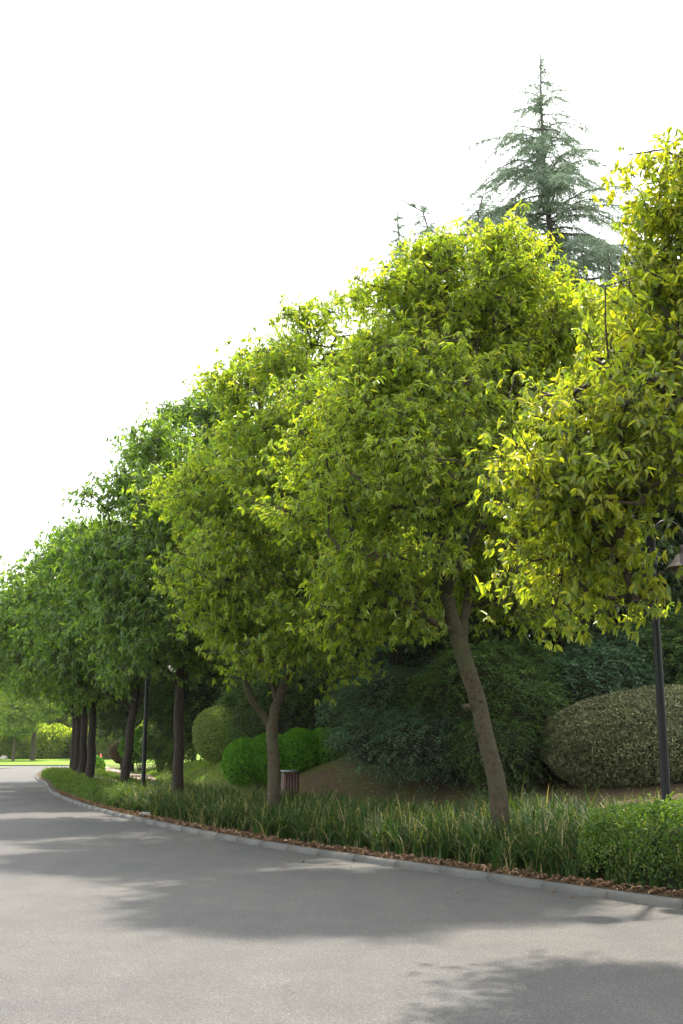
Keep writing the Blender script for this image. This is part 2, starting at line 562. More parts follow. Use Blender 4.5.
# bed strip right behind the kerb
sel = (KB[:, 1] < 90) & (np.arange(len(KB)) > 8)
b0, bn = KB[sel][::2], KN[sel][::2]
mb = MB()
rows = [np.c_[b0 + bn * o_, np.full(len(b0), z_)] for o_, z_ in ((.1, .07), (.35, .105), (.7, .135), (1.0, .15))]
for r_ in rows:
    r_[:, 2] += rng.normal(0, .006, len(r_))
n_ = len(b0)
i = np.arange(n_ - 1)
mb.add(np.concatenate(rows), np.concatenate([np.stack([k * n_ + i, (k + 1) * n_ + i, (k + 1) * n_ + i + 1, k * n_ + i + 1], 1) for k in range(3)]), -.3)
tag(mb.build('planting_bed', M['earth'], smooth=True), kind='structure')

# road sheet
LE = [tuple(q) for q in (KB - KN * 8.5)[KB[:, 1] < 84][::16]]
tip = gnd(16, 768)
mb = MB()
sel = (KB[:, 1] < 84)
A_ = KB[sel][::4]; B_ = (KB - KN * 9.0)[sel][::4]
n_ = len(A_)
v = np.concatenate([np.c_[A_ + KN[sel][::4] * .02, np.zeros(n_)], np.c_[B_, np.zeros(n_)]])
i = np.arange(n_ - 1)
mb.add(v, np.stack([i, i + n_, i + n_ + 1, i + 1], 1)[:, ::-1])
# junction at the far end
J = [A_[-1], (-23.6, 90), (-23.2, 97), (-19.5, 102), (-12, 105.5), (0, 107.5), (40, 109), (200, 112), (200, 120), (40, 119), (0, 118.5), (-30, 118), (-60, 117), (-120, 116),
     (-120, 106), (-60, 103), (-40, 101), (tip[0], tip[1]), (tip[0] - 1.5, tip[1] - 7), B_[-1]]
mb.add([(q[0], q[1], 0) for q in J], np.array([list(range(len(J)))]))
road = tag(mb.build('road', M['asphalt']), kind='structure')
# verge on the other side of the road
mb = MB()
BB = (KB - KN * 9.0)[sel][::8]
n_ = len(BB)
OUT = BB - KN[sel][::8] * 30
v = np.concatenate([np.c_[BB, np.full(n_, .09)], np.c_[OUT, np.full(n_, .3)], np.c_[BB, np.full(n_, -.05)]])
i = np.arange(n_ - 1)
mb.add(v, np.concatenate([np.stack([i, i + n_, i + n_ + 1, i + 1], 1)[:, ::-1], np.stack([i + 2 * n_, i, i + 1, i + 2 * n_ + 1], 1)]))
L_ = [BB[-1], (tip[0] - 1.5, tip[1] - 7), (tip[0], tip[1]), (-40, 101), (-60, 103), (-120, 106), (-120, 60), OUT[-1]]
mb.add([(q[0], q[1], .085) for q in L_], np.array([list(range(len(L_)))[::-1]]))
tag(mb.build('verge_lawn', M['lawn']), kind='structure')
# lawn beyond the junction
mb = MB()
mb.add([(-300, 117, .08), (-60, 118, .08), (-30, 119, .08), (0, 119.5, .08), (60, 120, .08), (300, 124, .08), (400, 400, 3.2), (-400, 400, 3.2)], np.array([list(range(8))]))
tag(mb.build('far_lawn', M['lawn']), kind='structure')

# kerb stones
mb = MB()
step = 4
ids = [i for i in range(4, len(KB) - 6, step) if KB[i][1] < 112 and KB[i][0] < 10 + 40]
prof = [(-.02, -.03), (-.016, .04), (-.004, .068), (.022, .086), (.06, .092), (.1, .086), (.125, .066), (.13, -.03)]
for i in ids:
    lo, hi = KB[i], KB[i + step]
    nl, nh = KN[i], KN[i + step]
    t_ = nrm((hi - lo)[None])[0]
    lo = lo + t_ * .002
    hi = hi - t_ * .002
    jz = rng.normal(0, .0012); jo = rng.normal(0, .0015)
    v = []
    mid_ = (lo + hi) / 2; nm = nrm((nl + nh)[None])[0]
    for (c_, nn) in ((lo, nl), (mid_, nm), (hi, nh)):
        for (o_, z_) in prof:
            xy = c_ + nn * (o_ + jo)
            v.append((xy[0], xy[1], z_ + jz))
    k = len(prof)
    f = [(s * k + j, s * k + j + 1, (s + 1) * k + j + 1, (s + 1) * k + j) for s in range(2) for j in range(k - 1)]
    mb.add(v, f)
    mb.f.append(np.array([[*range(k)]]) + mb.n - len(v))
    mb.f.append(np.array([[*range(3 * k - 1, 2 * k - 1, -1)]]) + mb.n - len(v))
tag(mb.build('kerb', M['kerb']), kind='structure')

# footpath that leaves the bed behind the clipped hedge
pc = []
for yy, off in ((41, 2.6), (46, 3.3), (52, 3.7), (62, 3.8), (74, 3.9), (84, 3.8), (93, 2.6), (100, .6)):
    j = int((np.abs(KB[:, 1] - yy) + (KB[:, 0] > -5) * 99).argmin())
    pc.append(tuple(KB[j] + KN[j] * off))
pc = resample(pc, 1.0)
pt = nrm(np.gradient(pc, axis=0)); pn = np.stack([pt[:, 1], -pt[:, 0]], 1)
wd = 1.0
mb = MB()
n_ = len(pc)
l_, r_ = pc - pn * wd, pc + pn * wd
zz = np.maximum(tz(l_), tz(r_)) + .03
zz = np.maximum(zz, tz(pc) + .03)
i = np.arange(n_ - 1)
mb.add(np.concatenate([np.c_[l_, zz], np.c_[r_, zz]]), np.stack([i, i + n_, i + n_ + 1, i + 1], 1))
tag(mb.build('footpath', M['path']), kind='structure')


# ------------------------------------------------------------------ trees
def grow(limbs, lobes, ntips, seed, gap=.0, gapscale=1.3, shell=.5, base_free=.5, clump=.3):
    """returns limb polylines (local), twig segments, tips and tip directions"""
    g = np.random.default_rng(seed)
    nodes, parent = [], []
    for li, lb in enumerate(limbs):
        P = np.array([q[:3] for q in lb], float)
        s = np.concatenate([[0], np.cumsum(np.linalg.norm(np.diff(P, axis=0), axis=1))])
        u = np.arange(s[-1] * (base_free if li == 0 else .2), s[-1] + .01, .22)
        for t in u:
            nodes.append([np.interp(t, s, P[:, k]) for k in range(3)])
            parent.append(-1)
    nodes = np.array(nodes)
    L = np.array(lobes, float)          # x y z rx ry rz
    w = (L[:, 3] * L[:, 4] * L[:, 5]) ** .75
    k = g.choice(len(L), ntips * 3, p=w / w.sum())
    dr = nrm(g.normal(size=(len(k), 3)))
    u = shell + (1 - shell) * g.random(len(k)) ** .6
    T = L[k, :3] + dr * L[k, 3:] * (u * (1 + .27 * pnoise(dr * 2 + k[:, None], 2.2, seed)))[:, None]
    # drop those deep inside other lobes half of the time
    q = (((T[:, None] - L[None, :, :3]) / L[None, :, 3:]) ** 2).sum(-1).min(1)
    keep = (q > .35) | (g.random(len(T)) < .35)
    keep &= pnoise(T, gapscale, seed * 1.3) > -.38 + gap
    T = T[keep][:max(20, ntips // 8)]
    # foliage pads: flattened clusters of twig ends with air between them
    cs = g.uniform(.6, 1.25, len(T)) * clump
    kk = g.integers(0, len(T), ntips)
    T = T[kk] + g.normal(size=(ntips, 3)) * np.array([1, 1, .5]) * cs[kk, None]
    # order by distance to skeleton
    dmin = np.sqrt(((T[:, None] - nodes[None]) ** 2).sum(-1)).min(1)
    T = T[np.argsort(dmin)]
    cap = len(nodes) + len(T) * 12
    ND = np.empty((cap, 3)); ND[:len(nodes)] = nodes
    PA = np.full(cap, -1); n = len(nodes)
    n0 = n
    tips = np.empty(len(T), int)
    for ti, t in enumerate(T):
        d = t - ND[:n]
        ds = np.sqrt((d ** 2).sum(1))
        cost = ds * (1 + .35 * (d[:, 2] < -.2 * ds))
        a = int(cost.argmin())
        ln = ds[a]
        m_ = max(1, min(11, int(ln / .3)))
        prev = a
        A = ND[a].copy()
        bow = np.array((g.normal(0, .06), g.normal(0, .06), .07 + g.normal(0, .05))) * ln
        for j in range(1, m_ + 1):
            f = j / m_
            ND[n] = A + (t - A) * f + bow * 4 * f * (1 - f) * .8 + (g.normal(0, .02, 3) if j < m_ else 0)
            PA[n] = prev
            prev = n
            n += 1
        tips[ti] = prev
    ND, PA = ND[:n], PA[:n]
    cnt = np.zeros(n)
    cnt[tips] += 1
    for i in range(n - 1, n0 - 1, -1):
        if PA[i] >= 0:
            cnt[PA[i]] += cnt[i]
    return ND, PA, cnt, tips, n0, L


def build_tree(name, label, cat, base, limbs, lobes, ntips, seed, leafmat, bark, leaf=(.11, .035), per=34, ros=6, spread=.28,
               droop=.35, gap=0.0, group=None, tiprad=.0045, young=.5, shell=.5, base_free=.5, sides=12, gapscale=1.3, clump=None):
    g = np.random.default_rng(seed + 5)
    base = np.asarray(base, float)
    root = empty(name, base, label, cat, group)
    limbs = [[(q[0] - base[0], q[1] - base[1], q[2] - base[2], q[3]) for q in lb] for lb in limbs]
    lobes = [(l[0] - base[0], l[1] - base[1], l[2] - base[2], *(l[3:] if len(l) == 6 else (l[3],) * 3)) for l in lobes]
    ND, PA, cnt, tips, n0, L = grow(limbs, lobes, ntips, seed, gap, gapscale, shell, base_free, clump or min(.42, .12 + leaf[0] * 1.3))
    # trunk and limbs
    mb = MB()
    for li, lb in enumerate(limbs):
        P = resample([q[:3] for q in lb], .16)
        s0 = np.concatenate([[0], np.cumsum(np.linalg.norm(np.diff(np.array([q[:3] for q in lb]), axis=0), axis=1))])
        s1 = np.linspace(0, s0[-1], len(P))
        r = np.interp(s1, s0, [q[3] for q in lb])
        r = r * .84
        if li == 0:
            r = r * (1 + .3 * np.exp(-s1 / .18))
        P = P + .012 * np.stack([np.sin(s1 * 5 + seed), np.cos(s1 * 4.1 + seed), 0 * s1], 1) * (s1 > .3)[:, None]
        mb.tube(P, r, sides if li == 0 else 8, .05)
    mb.build('trunk', bark, root, smooth=True)
    mb = MB()
    i = np.arange(n0, len(ND))
    ra = tiprad * np.maximum(cnt[PA[i]], 1) ** .47
    rb = tiprad * np.maximum(cnt[i], 1) ** .47
    ra = np.minimum(ra, rb * 1.5)
    mb.frusta(ND[PA[i]], ND[i], ra, rb, 5 if ntips < 3000 else 4)
    mb.build('branches', M['bark_twig'], root)
    # leaves in rosettes round every twig end
    T = ND[tips]
    back = nrm(T - ND[PA[tips]])
    cen = L[:, :3].mean(0)
    outw = nrm(T - cen)
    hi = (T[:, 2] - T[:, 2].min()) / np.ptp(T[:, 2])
    nt_ = len(T)
    ctone = g.random(nt_) ** 2
    RP = T[:, None] + g.normal(0, 1, (nt_, ros, 3)) * np.array([spread, spread, spread * .75]) * .55 - back[:, None] * g.random((nt_, ros, 1)) * .2
    RD = nrm(outw[:, None] * .7 + g.normal(0, .55, (nt_, ros, 3)) + np.array([0, 0, .25]))
    # thin twiglets to each rosette
    tw = MB()
    tw.frusta(np.repeat(T - back * .12, ros, 0), RP.reshape(-1, 3), np.full(nt_ * ros, .003), np.full(nt_ * ros, .0018), 3)
    tw.build('twigs', M['bark_twig'], root)
    pr = max(2, per // ros)
    m_ = nt_ * ros * pr
    P = np.repeat(RP.reshape(-1, 3), pr, 0)
    D0 = np.repeat(RD.reshape(-1, 3), pr, 0)
    P = P - D0 * g.random((m_, 1)) * leaf[0] * .9
    D = nrm(D0 * .55 + g.normal(0, .6, (m_, 3)) + np.array([0, 0, -droop * 1.7]))
    Nn = nrm(np.array([0, 0, .8]) + g.normal(0, .5, (m_, 3)) + D0 * .6)
    Ls = leaf[0] * (.6 + .6 * g.random(m_))
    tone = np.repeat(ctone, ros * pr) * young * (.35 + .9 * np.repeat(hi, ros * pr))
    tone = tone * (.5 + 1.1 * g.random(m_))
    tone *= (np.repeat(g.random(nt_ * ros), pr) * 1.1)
    mb = MB()
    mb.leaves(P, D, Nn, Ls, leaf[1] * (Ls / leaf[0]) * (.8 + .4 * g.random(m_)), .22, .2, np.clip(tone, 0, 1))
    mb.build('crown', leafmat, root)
    return root


DS = 1.08


def pl(pts):
    """limb from (px, py, depth, radius)"""
    return [(*at(a, b, c * DS), r) for a, b, c, r in pts]


def pb(lobes, sz=1.0):
    return [(*at(a, b, c * DS), r * c * DS / F * sz) for a, b, c, r in lobes]


def base_of(px, Y):
    Y = Y * DS
    u = at(px, 750, Y)
    return np.array((u[0], Y, z1(u[0], Y) - .05))


# -- the big tree with the leaning pale trunk
bz = base_of(501, 15.0)
T0 = [(*bz, .165)] + pl([(497, 790, 15, .155), (487, 740, 15, .15), (474, 690, 15, .145), (462, 650, 15, .145), (452, 622, 15, .13), (446, 590, 15, .11), (440, 545, 15, .095),
                        (436, 500, 15, .08), (430, 450, 15, .06), (425, 400, 15.1, .045), (428, 340, 15.1, .03), (440, 290, 15.2, .018)])
limbs = [T0,
         pl([(455, 632, 15, .07), (430, 620, 14.8, .06), (408, 602, 14.6, .052), (385, 590, 14.4, .045), (350, 560, 14.2, .03), (325, 530, 14.1, .02)]),
         pl([(462, 645, 15, .1), (466, 610, 15.2, .085), (475, 560, 15.5, .075), (490, 500, 15.7, .06), (505, 440, 15.8, .045), (520, 370, 15.8, .03), (525, 310, 15.8, .015)]),
         pl([(447, 595, 15, .07), (470, 540, 14.4, .055), (495, 490, 14, .04), (520, 440, 13.8, .025)]),
         pl([(440, 545, 15, .07), (415, 500, 15.2, .055), (385, 450, 15.3, .045), (355, 410, 15.2, .03), (345, 370, 15.2, .018)]),
         pl([(436, 500, 15, .06), (455, 450, 15.2, .045), (470, 400, 15.3, .035), (480, 330, 15.2, .02)]),
         pl([(476, 560, 15.5, .05), (510, 530, 15.8, .04), (545, 500, 16, .028), (570, 450, 16.2, .018)])]
lobes = pb([(478, 295, 15.3, 68), (535, 325, 15.6, 66), (412, 330, 15.2, 58), (445, 285, 15.4, 50), (362, 400, 15, 50), (455, 395, 14.2, 64), (550, 400, 15.4, 66), (400, 470, 13.9, 76),
            (490, 505, 14.3, 46), (345, 480, 15, 62), (560, 500, 15.6, 66), (415, 565, 14.2, 36), (365, 560, 14.4, 48), (500, 575, 15.6, 50), (400, 600, 14.6, 34), (340, 600, 15, 40), (540, 590, 16, 44), (320, 510, 16, 44), (590, 440, 16, 50), (450, 400, 17, 90),
            (400, 440, 16.8, 76), (520, 460, 17.2, 76), (585, 320, 15.4, 40), (565, 285, 15.4, 36), (510, 258, 15.4, 32), (472, 250, 15.4, 34), (388, 322, 15.2, 46), (372, 345, 15.1, 40), (425, 292, 15.3, 40), (600, 370, 15.6, 36)])
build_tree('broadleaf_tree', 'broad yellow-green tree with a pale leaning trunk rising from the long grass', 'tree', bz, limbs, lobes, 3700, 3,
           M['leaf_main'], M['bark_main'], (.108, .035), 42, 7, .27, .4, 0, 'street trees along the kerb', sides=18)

main_tree = next(o for o in C.objects if o.name == 'broadleaf_tree')
for px, py, rr in ((467, 707, .065), (480, 700, .055), (475, 735, .035)):
    c_ = at(px, py, 15 * 1.08 - .09) - bz
    mb = MB(); mb.lathe([(0, -rr * .8), (rr * .7, -rr * .6), (rr, 0), (rr * .75, rr * .7), (rr * .3, rr * .62), (0, rr * .5)], 12, c_)
    mb.build('pruning_knob', M['bark_main'], main_tree, smooth=True)

# -- second tree, forked trunk, litter bin beside it
bz = base_of(274, 20.0)
T0 = [(*bz, .15)] + pl([(274, 800, 20, .14), (273, 760, 20, .135), (273, 728, 20, .14), (276, 705, 20, .11), (289, 675, 20, .1), (300, 650, 20, .09), (305, 610, 20, .075), (303, 560, 20, .06),
                        (305, 500, 20, .045), (310, 430, 20, .03), (315, 360, 20, .016)])
limbs = [T0,
         pl([(273, 730, 20, .1), (263, 715, 20, .09), (250, 695, 19.8, .08), (243, 670, 19.7, .07), (240, 630, 19.6, .055), (230, 570, 19.6, .035), (222, 510, 19.6, .02)]),
         pl([(276, 700, 20, .07), (272, 680, 20.2, .06), (262, 650, 20.5, .05), (262, 600, 20.7, .04), (265, 520, 20.8, .03), (268, 450, 20.8, .018)]),
         pl([(300, 650, 20, .06), (330, 620, 19.5, .045), (355, 595, 19.2, .03), (380, 580, 19, .02)]),
         pl([(304, 590, 20, .05), (290, 540, 19.2, .04), (275, 480, 18.9, .03), (262, 430, 18.9, .018)])]
lobes = pb([(322, 352, 20, 56), (272, 408, 20, 58), (300, 450, 19, 74), (238, 470, 20, 52), (215, 530, 19.6, 52), (275, 545, 18.6, 74), (345, 545, 19, 66), (225, 600, 19.6, 50), (320, 625, 19, 52),
            (385, 590, 19.5, 50), (300, 400, 21.6, 74), (240, 520, 22, 66), (270, 640, 19.4, 44), (330, 500, 21.5, 70), (365, 420, 20.5, 50), (195, 500, 20, 30), (255, 375, 20.2, 34), (355, 330, 20.5, 36), (300, 310, 20, 30)])
build_tree('broadleaf_tree', 'yellow-green tree whose grey trunk forks low, beside the litter bin', 'tree', bz, limbs, lobes, 2900, 8,
           M['leaf_second'], M['bark_main'], (.125, .04), 36, 6, .31, .4, 0, 'street trees along the kerb', sides=16)

DS = 1.0
# -- tree nearest the camera, trunk outside the picture
bz = np.array((5.7, 9.8, z1(5.7, 9.8) - .05))
T0 = [(5.7, 9.8, bz[2], .18), (5.62, 9.8, 1.0, .16), (5.5, 9.75, 2.2, .15), (5.35, 9.7, 3.3, .12), (5.2, 9.7, 4.6, .09), (5.1, 9.7, 5.8, .06), (5.0, 9.7, 6.8, .03)]
limbs = [T0,
         [(5.5, 9.75, 2.3, .1), *pl([(850, 520, 9.6, .085), (760, 460, 9.4, .06), (690, 400, 9.2, .045), (630, 370, 9.1, .03), (590, 350, 9.1, .015)])],
         [(5.4, 9.7, 2.9, .09), *pl([(800, 570, 9.2, .05), (720, 530, 9, .035), (680, 505, 9, .025), (640, 520, 9, .02), (600, 540, 9.1, .012)])],
         [(5.3, 9.7, 3.4, .08), *pl([(800, 350, 9.6, .05), (740, 270, 9.6, .035), (690, 210, 9.6, .018)])],
         [(5.5, 9.75, 2.5, .08), (4.6, 10.4, 3.3, .05), (3.7, 11, 3.9, .035), (2.9, 11, 4.3, .02)],
         [(5.3, 9.7, 3.4, .08), (6.3, 9.4, 4.6, .05), (7.1, 9.2, 5.6, .03)]]
lobes = pb([(705, 178, 9.5, 58), (675, 265, 9.5, 50), (660, 375, 9.1, 66), (585, 400, 9.1, 58), (552, 455, 9, 48), (615, 450, 8.6, 66), (600, 535, 9.4, 52), (575, 590, 9.9, 40), (690, 415, 8.6, 70),
            (730, 330, 9.5, 90), (775, 430, 9.4, 72), (780, 240, 10, 90), (680, 330, 11.2, 66), (640, 400, 11.4, 66), (540, 520, 9.2, 34), (632, 530, 9.2, 32), (525, 430, 9.2, 28), (545, 390, 9.2, 30), (880, 420, 10, 130), (870, 240, 10, 120), (960, 380, 10, 130), (1000, 520, 10, 100)])
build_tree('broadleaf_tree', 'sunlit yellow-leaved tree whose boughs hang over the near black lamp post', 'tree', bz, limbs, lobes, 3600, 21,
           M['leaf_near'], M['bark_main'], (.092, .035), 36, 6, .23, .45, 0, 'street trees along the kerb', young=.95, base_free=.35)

DS = 1.07
# -- darker trees farther along the road
bz = base_of(178, 26.0)
T0 = [(*bz, .19)] + pl([(178, 780, 26, .165), (179, 730, 26, .155), (180, 690, 26, .15), (181, 665, 26, .11), (185, 620, 26, .08), (180, 560, 26, .055), (170, 500, 26, .03), (160, 450, 26, .015)])
limbs = [T0, pl([(180, 690, 26, .09), (168, 672, 26, .075), (150, 655, 25.8, .06), (130, 625, 25.6, .045), (115, 570, 25.6, .03), (110, 520, 25.6, .015)]),
         pl([(180, 685, 26, .08), (192, 665, 26.2, .065), (205, 640, 26.4, .05), (212, 590, 26.4, .03), (205, 520, 26.4, .02)])]
lobes = pb([(150, 482, 26, 50), (118, 520, 26, 46), (180, 515, 25, 54), (190, 465, 27, 40), (108, 580, 25.6, 42), (165, 590, 24.6, 54), (215, 590, 26, 46), (122, 635, 25.4, 38), (195, 640, 26, 36), (150, 550, 28, 56), (155, 445, 26, 26), (90, 560, 26, 24)])
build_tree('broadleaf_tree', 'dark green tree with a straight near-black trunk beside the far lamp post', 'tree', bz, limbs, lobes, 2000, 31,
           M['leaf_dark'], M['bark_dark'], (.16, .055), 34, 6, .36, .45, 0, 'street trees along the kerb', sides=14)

bz = base_of(238, 39.0)
T0 = [(*bz, .17)] + pl([(242, 700, 39, .14), (238, 670, 39, .12), (230, 610, 39, .09), (222, 540, 39, .06), (212, 470, 39, .03), (205, 420, 39, .015)])
limbs = [T0, pl([(234, 640, 39, .07), (200, 580, 39, .05), (180, 510, 39, .02)]), pl([(230, 600, 39, .06), (260, 540, 39, .04), (270, 470, 39, .02)])]
lobes = pb([(198, 435, 39, 46), (232, 425, 39.5, 40), (172, 470, 39, 44), (225, 490, 39, 60), (262, 440, 39, 44), (210, 560, 39, 60), (265, 540, 39, 50), (180, 540, 39.5, 45), (205, 400, 39, 24), (170, 425, 39, 22)])
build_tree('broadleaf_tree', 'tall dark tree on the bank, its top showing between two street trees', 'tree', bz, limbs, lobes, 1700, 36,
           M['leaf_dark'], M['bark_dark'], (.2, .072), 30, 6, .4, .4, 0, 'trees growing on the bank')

bz = base_of(124, 33.0)
T0 = [(*bz, .19)] + pl([(126, 770, 33, .17), (130, 735, 33, .16), (134, 705, 33, .14), (138, 680, 33, .1), (135, 640, 33, .07), (125, 600, 33, .04), (118, 560, 33, .02)])
limbs = [T0, pl([(132, 712, 33, .08), (120, 700, 33, .06), (100, 690, 33, .045), (85, 670, 33, .03), (70, 640, 33, .02)]),
         pl([(134, 705, 33, .09), (146, 690, 33, .07), (152, 670, 33, .05), (160, 630, 33, .03)]), pl([(135, 700, 33, .06), (136, 670, 32.8, .045), (120, 640, 32.6, .03)])]
lobes = pb([(100, 568, 33, 42), (138, 595, 33, 42), (66, 585, 34, 36), (58, 625, 33, 36), (105, 630, 32.5, 46), (160, 635, 33, 38), (85, 668, 34, 30), (130, 665, 33, 30), (80, 550, 34, 28), (100, 620, 35, 50)])
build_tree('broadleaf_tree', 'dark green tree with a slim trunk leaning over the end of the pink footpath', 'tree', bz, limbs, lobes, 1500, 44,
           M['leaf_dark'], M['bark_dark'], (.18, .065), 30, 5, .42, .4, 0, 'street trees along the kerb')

DS = 1.0
# four distant street trees whose trunks crowd together
far_proto = None
for (px, Y, ln, lab) in ((91, 41, -.9, 'nearest tree in the crowded row of dark trunks above the clipped hedge'),
                         (83, 46, -1.2, 'second nearest tree in the crowded row of dark trunks above the hedge'),
                         (77, 51.5, -1.3, 'third nearest tree in the crowded row of dark trunks above the hedge'),
                         (73.5, 58, -1.5, 'farthest tree in the crowded row of dark trunks above the hedge')):
    bz = base_of(px, Y)
    if far_proto is None:
        x, y, z = bz
        T0 = [(x, y, z, .2), (x + .02, y, z + 1.5, .18), (x - .05, y, z + 3.2, .15), (x - .4, y, z + 5, .1), (x - .7, y, z + 7, .06), (x - 1, y, z + 9, .02)]
        limbs = [T0, [(x, y, z + 2.9, .1), (x - .8, y, z + 4, .08), (x - 2, y - .2, z + 5, .05), (x - 3, y - .3, z + 6.4, .02)],
                 [(x, y, z + 3.1, .1), (x + .7, y + .1, z + 4.2, .07), (x + 1.3, y + .2, z + 5.8, .03)], [(x - .1, y, z + 3.3, .08), (x - .2, y - 1, z + 4.6, .05), (x - .4, y - 2, z + 5.6, .02)],
                 [(x - .1, y, z + 3.3, .08), (x - .2, y + 1, z + 4.6, .05), (x - .4, y + 2, z + 5.6, .02)]]
        lobes = [(x - .8, y, z + 8.4, 1.7, 1.7, 1.5), (x - 2, y, z + 7, 1.6, 1.8, 1.5), (x + .6, y, z + 7, 1.6, 1.8, 1.6), (x - 2.7, y, z + 5.4, 1.5, 1.6, 1.4), (x + 1.3, y, z + 5.2, 1.4, 1.6, 1.3),
                 (x - .6, y - 1.3, z + 5.8, 1.8, 1.6, 1.7), (x - .6, y + 1.3, z + 5.8, 1.8, 1.6, 1.7), (x - 1.6, y - 1, z + 4.3, 1.4, 1.4, 1), (x + .5, y - .8, z + 4.3, 1.3, 1.3, 1), (x - 3.3, y, z + 6.6, 1, 1, .9)]
        far_proto = build_tree('broadleaf_tree', lab, 'tree', bz, limbs, lobes, 1500, 52, M['leaf_dark'], M['bark_dark'], (.2, .075), 28, 5, .48, .4, 0, 'street trees along the kerb')
    else:
        copy_tree(far_proto, bz, rng.normal(0, .25), (1.06 + rng.normal(0, .03)), lab)

# ------------------------------------------------------------------ woodland trees on top of the bank
bz = np.array((0., 0., 0.))
T0 = [(0, 0, -.3, .14), (.05, 0, 2, .12), (.15, .05, 4, .09), (.1, .1, 6, .05), (0, .1, 7.2, .02)]
lobes = [(0, 0, 6.2, 1.8, 1.8, 1.5), (1.2, .3, 5, 1.5, 1.5, 1.3), (-1.3, .1, 5.1, 1.5, 1.5, 1.3), (.2, -1.2, 4.8, 1.6, 1.5, 1.4), (.1, 1.2, 4.8, 1.6, 1.5, 1.4), (-.7, -.5, 3.5, 1.4, 1.4, 1.1), (.9, -.4, 3.3, 1.3, 1.4, 1.0)]
limbs = [T0, [(.08, 0, 2.4, .07), (1, .2, 3.6, .05), (1.6, .3, 5, .02)], [(.1, 0, 2.8, .07), (-.9, 0, 4, .05), (-1.5, 0, 5.2, .02)], [(.1, 0, 2.6, .06), (.1, -1, 3.8, .04), (.1, -1.6, 4.8, .02)]]
spots = [(6.4, 25.6, .85), (8.3, 29.9, 1.1), (5.3, 26.2, .8), (-4.6, 66, 1.2), (-1.5, 60, 1.3), (-7, 73, 1.2), (4.2, 27, 1.0), (7.2, 28.5, 1.1), (10.5, 27.5, 1.0), (14, 29, 1.1), (1.6, 28.5, 1.0), (2.2, 31.5, 1.05), (2.5, 33.5, 1.2), (6, 34.5, 1.25), (10, 35, 1.2), (1.9, 40.5, 1.1), (2.2, 38, 1.2), (14.5, 36, 1.25),
         (-2.2, 47, 1.15), (.5, 45, 1.2), (-4.6, 57, 1.1), (-2.5, 54, 1.2), (3, 42, 1.3), (-11.5, 62, 1.15), (-8.5, 65, 1.3), (-14.8, 76, 1.1), (-12, 80, 1.3), (3.1, 24.3, .8), (8.8, 31.5, 1.1), (12.2, 32.2, 1.1), (4.5, 30.8, 1.15), (18, 31, 1.15), (-3.2, 52, 1.1), (5.6, 29.5, 1), (8.4, 26.4, .9), (3, 30, 1), (6.8, 32, 1.1), (12.4, 26.2, .95), (0.4, 35, 1.1)]
wlab = 'dark-leaved woodland tree in the dense shady belt on top of the bank'
proto = None
for (x, y, s) in spots:
    b_ = (x, y, z1(x, y) - .1)
    if x > -1 and y < 40:
        s = s * 1.32
    if proto is None:
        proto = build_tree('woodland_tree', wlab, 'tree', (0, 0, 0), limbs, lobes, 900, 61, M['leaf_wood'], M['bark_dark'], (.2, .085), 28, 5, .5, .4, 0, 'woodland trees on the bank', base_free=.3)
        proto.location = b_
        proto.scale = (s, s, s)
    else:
        copy_tree(proto, b_, rng.random() * 6.28, s)

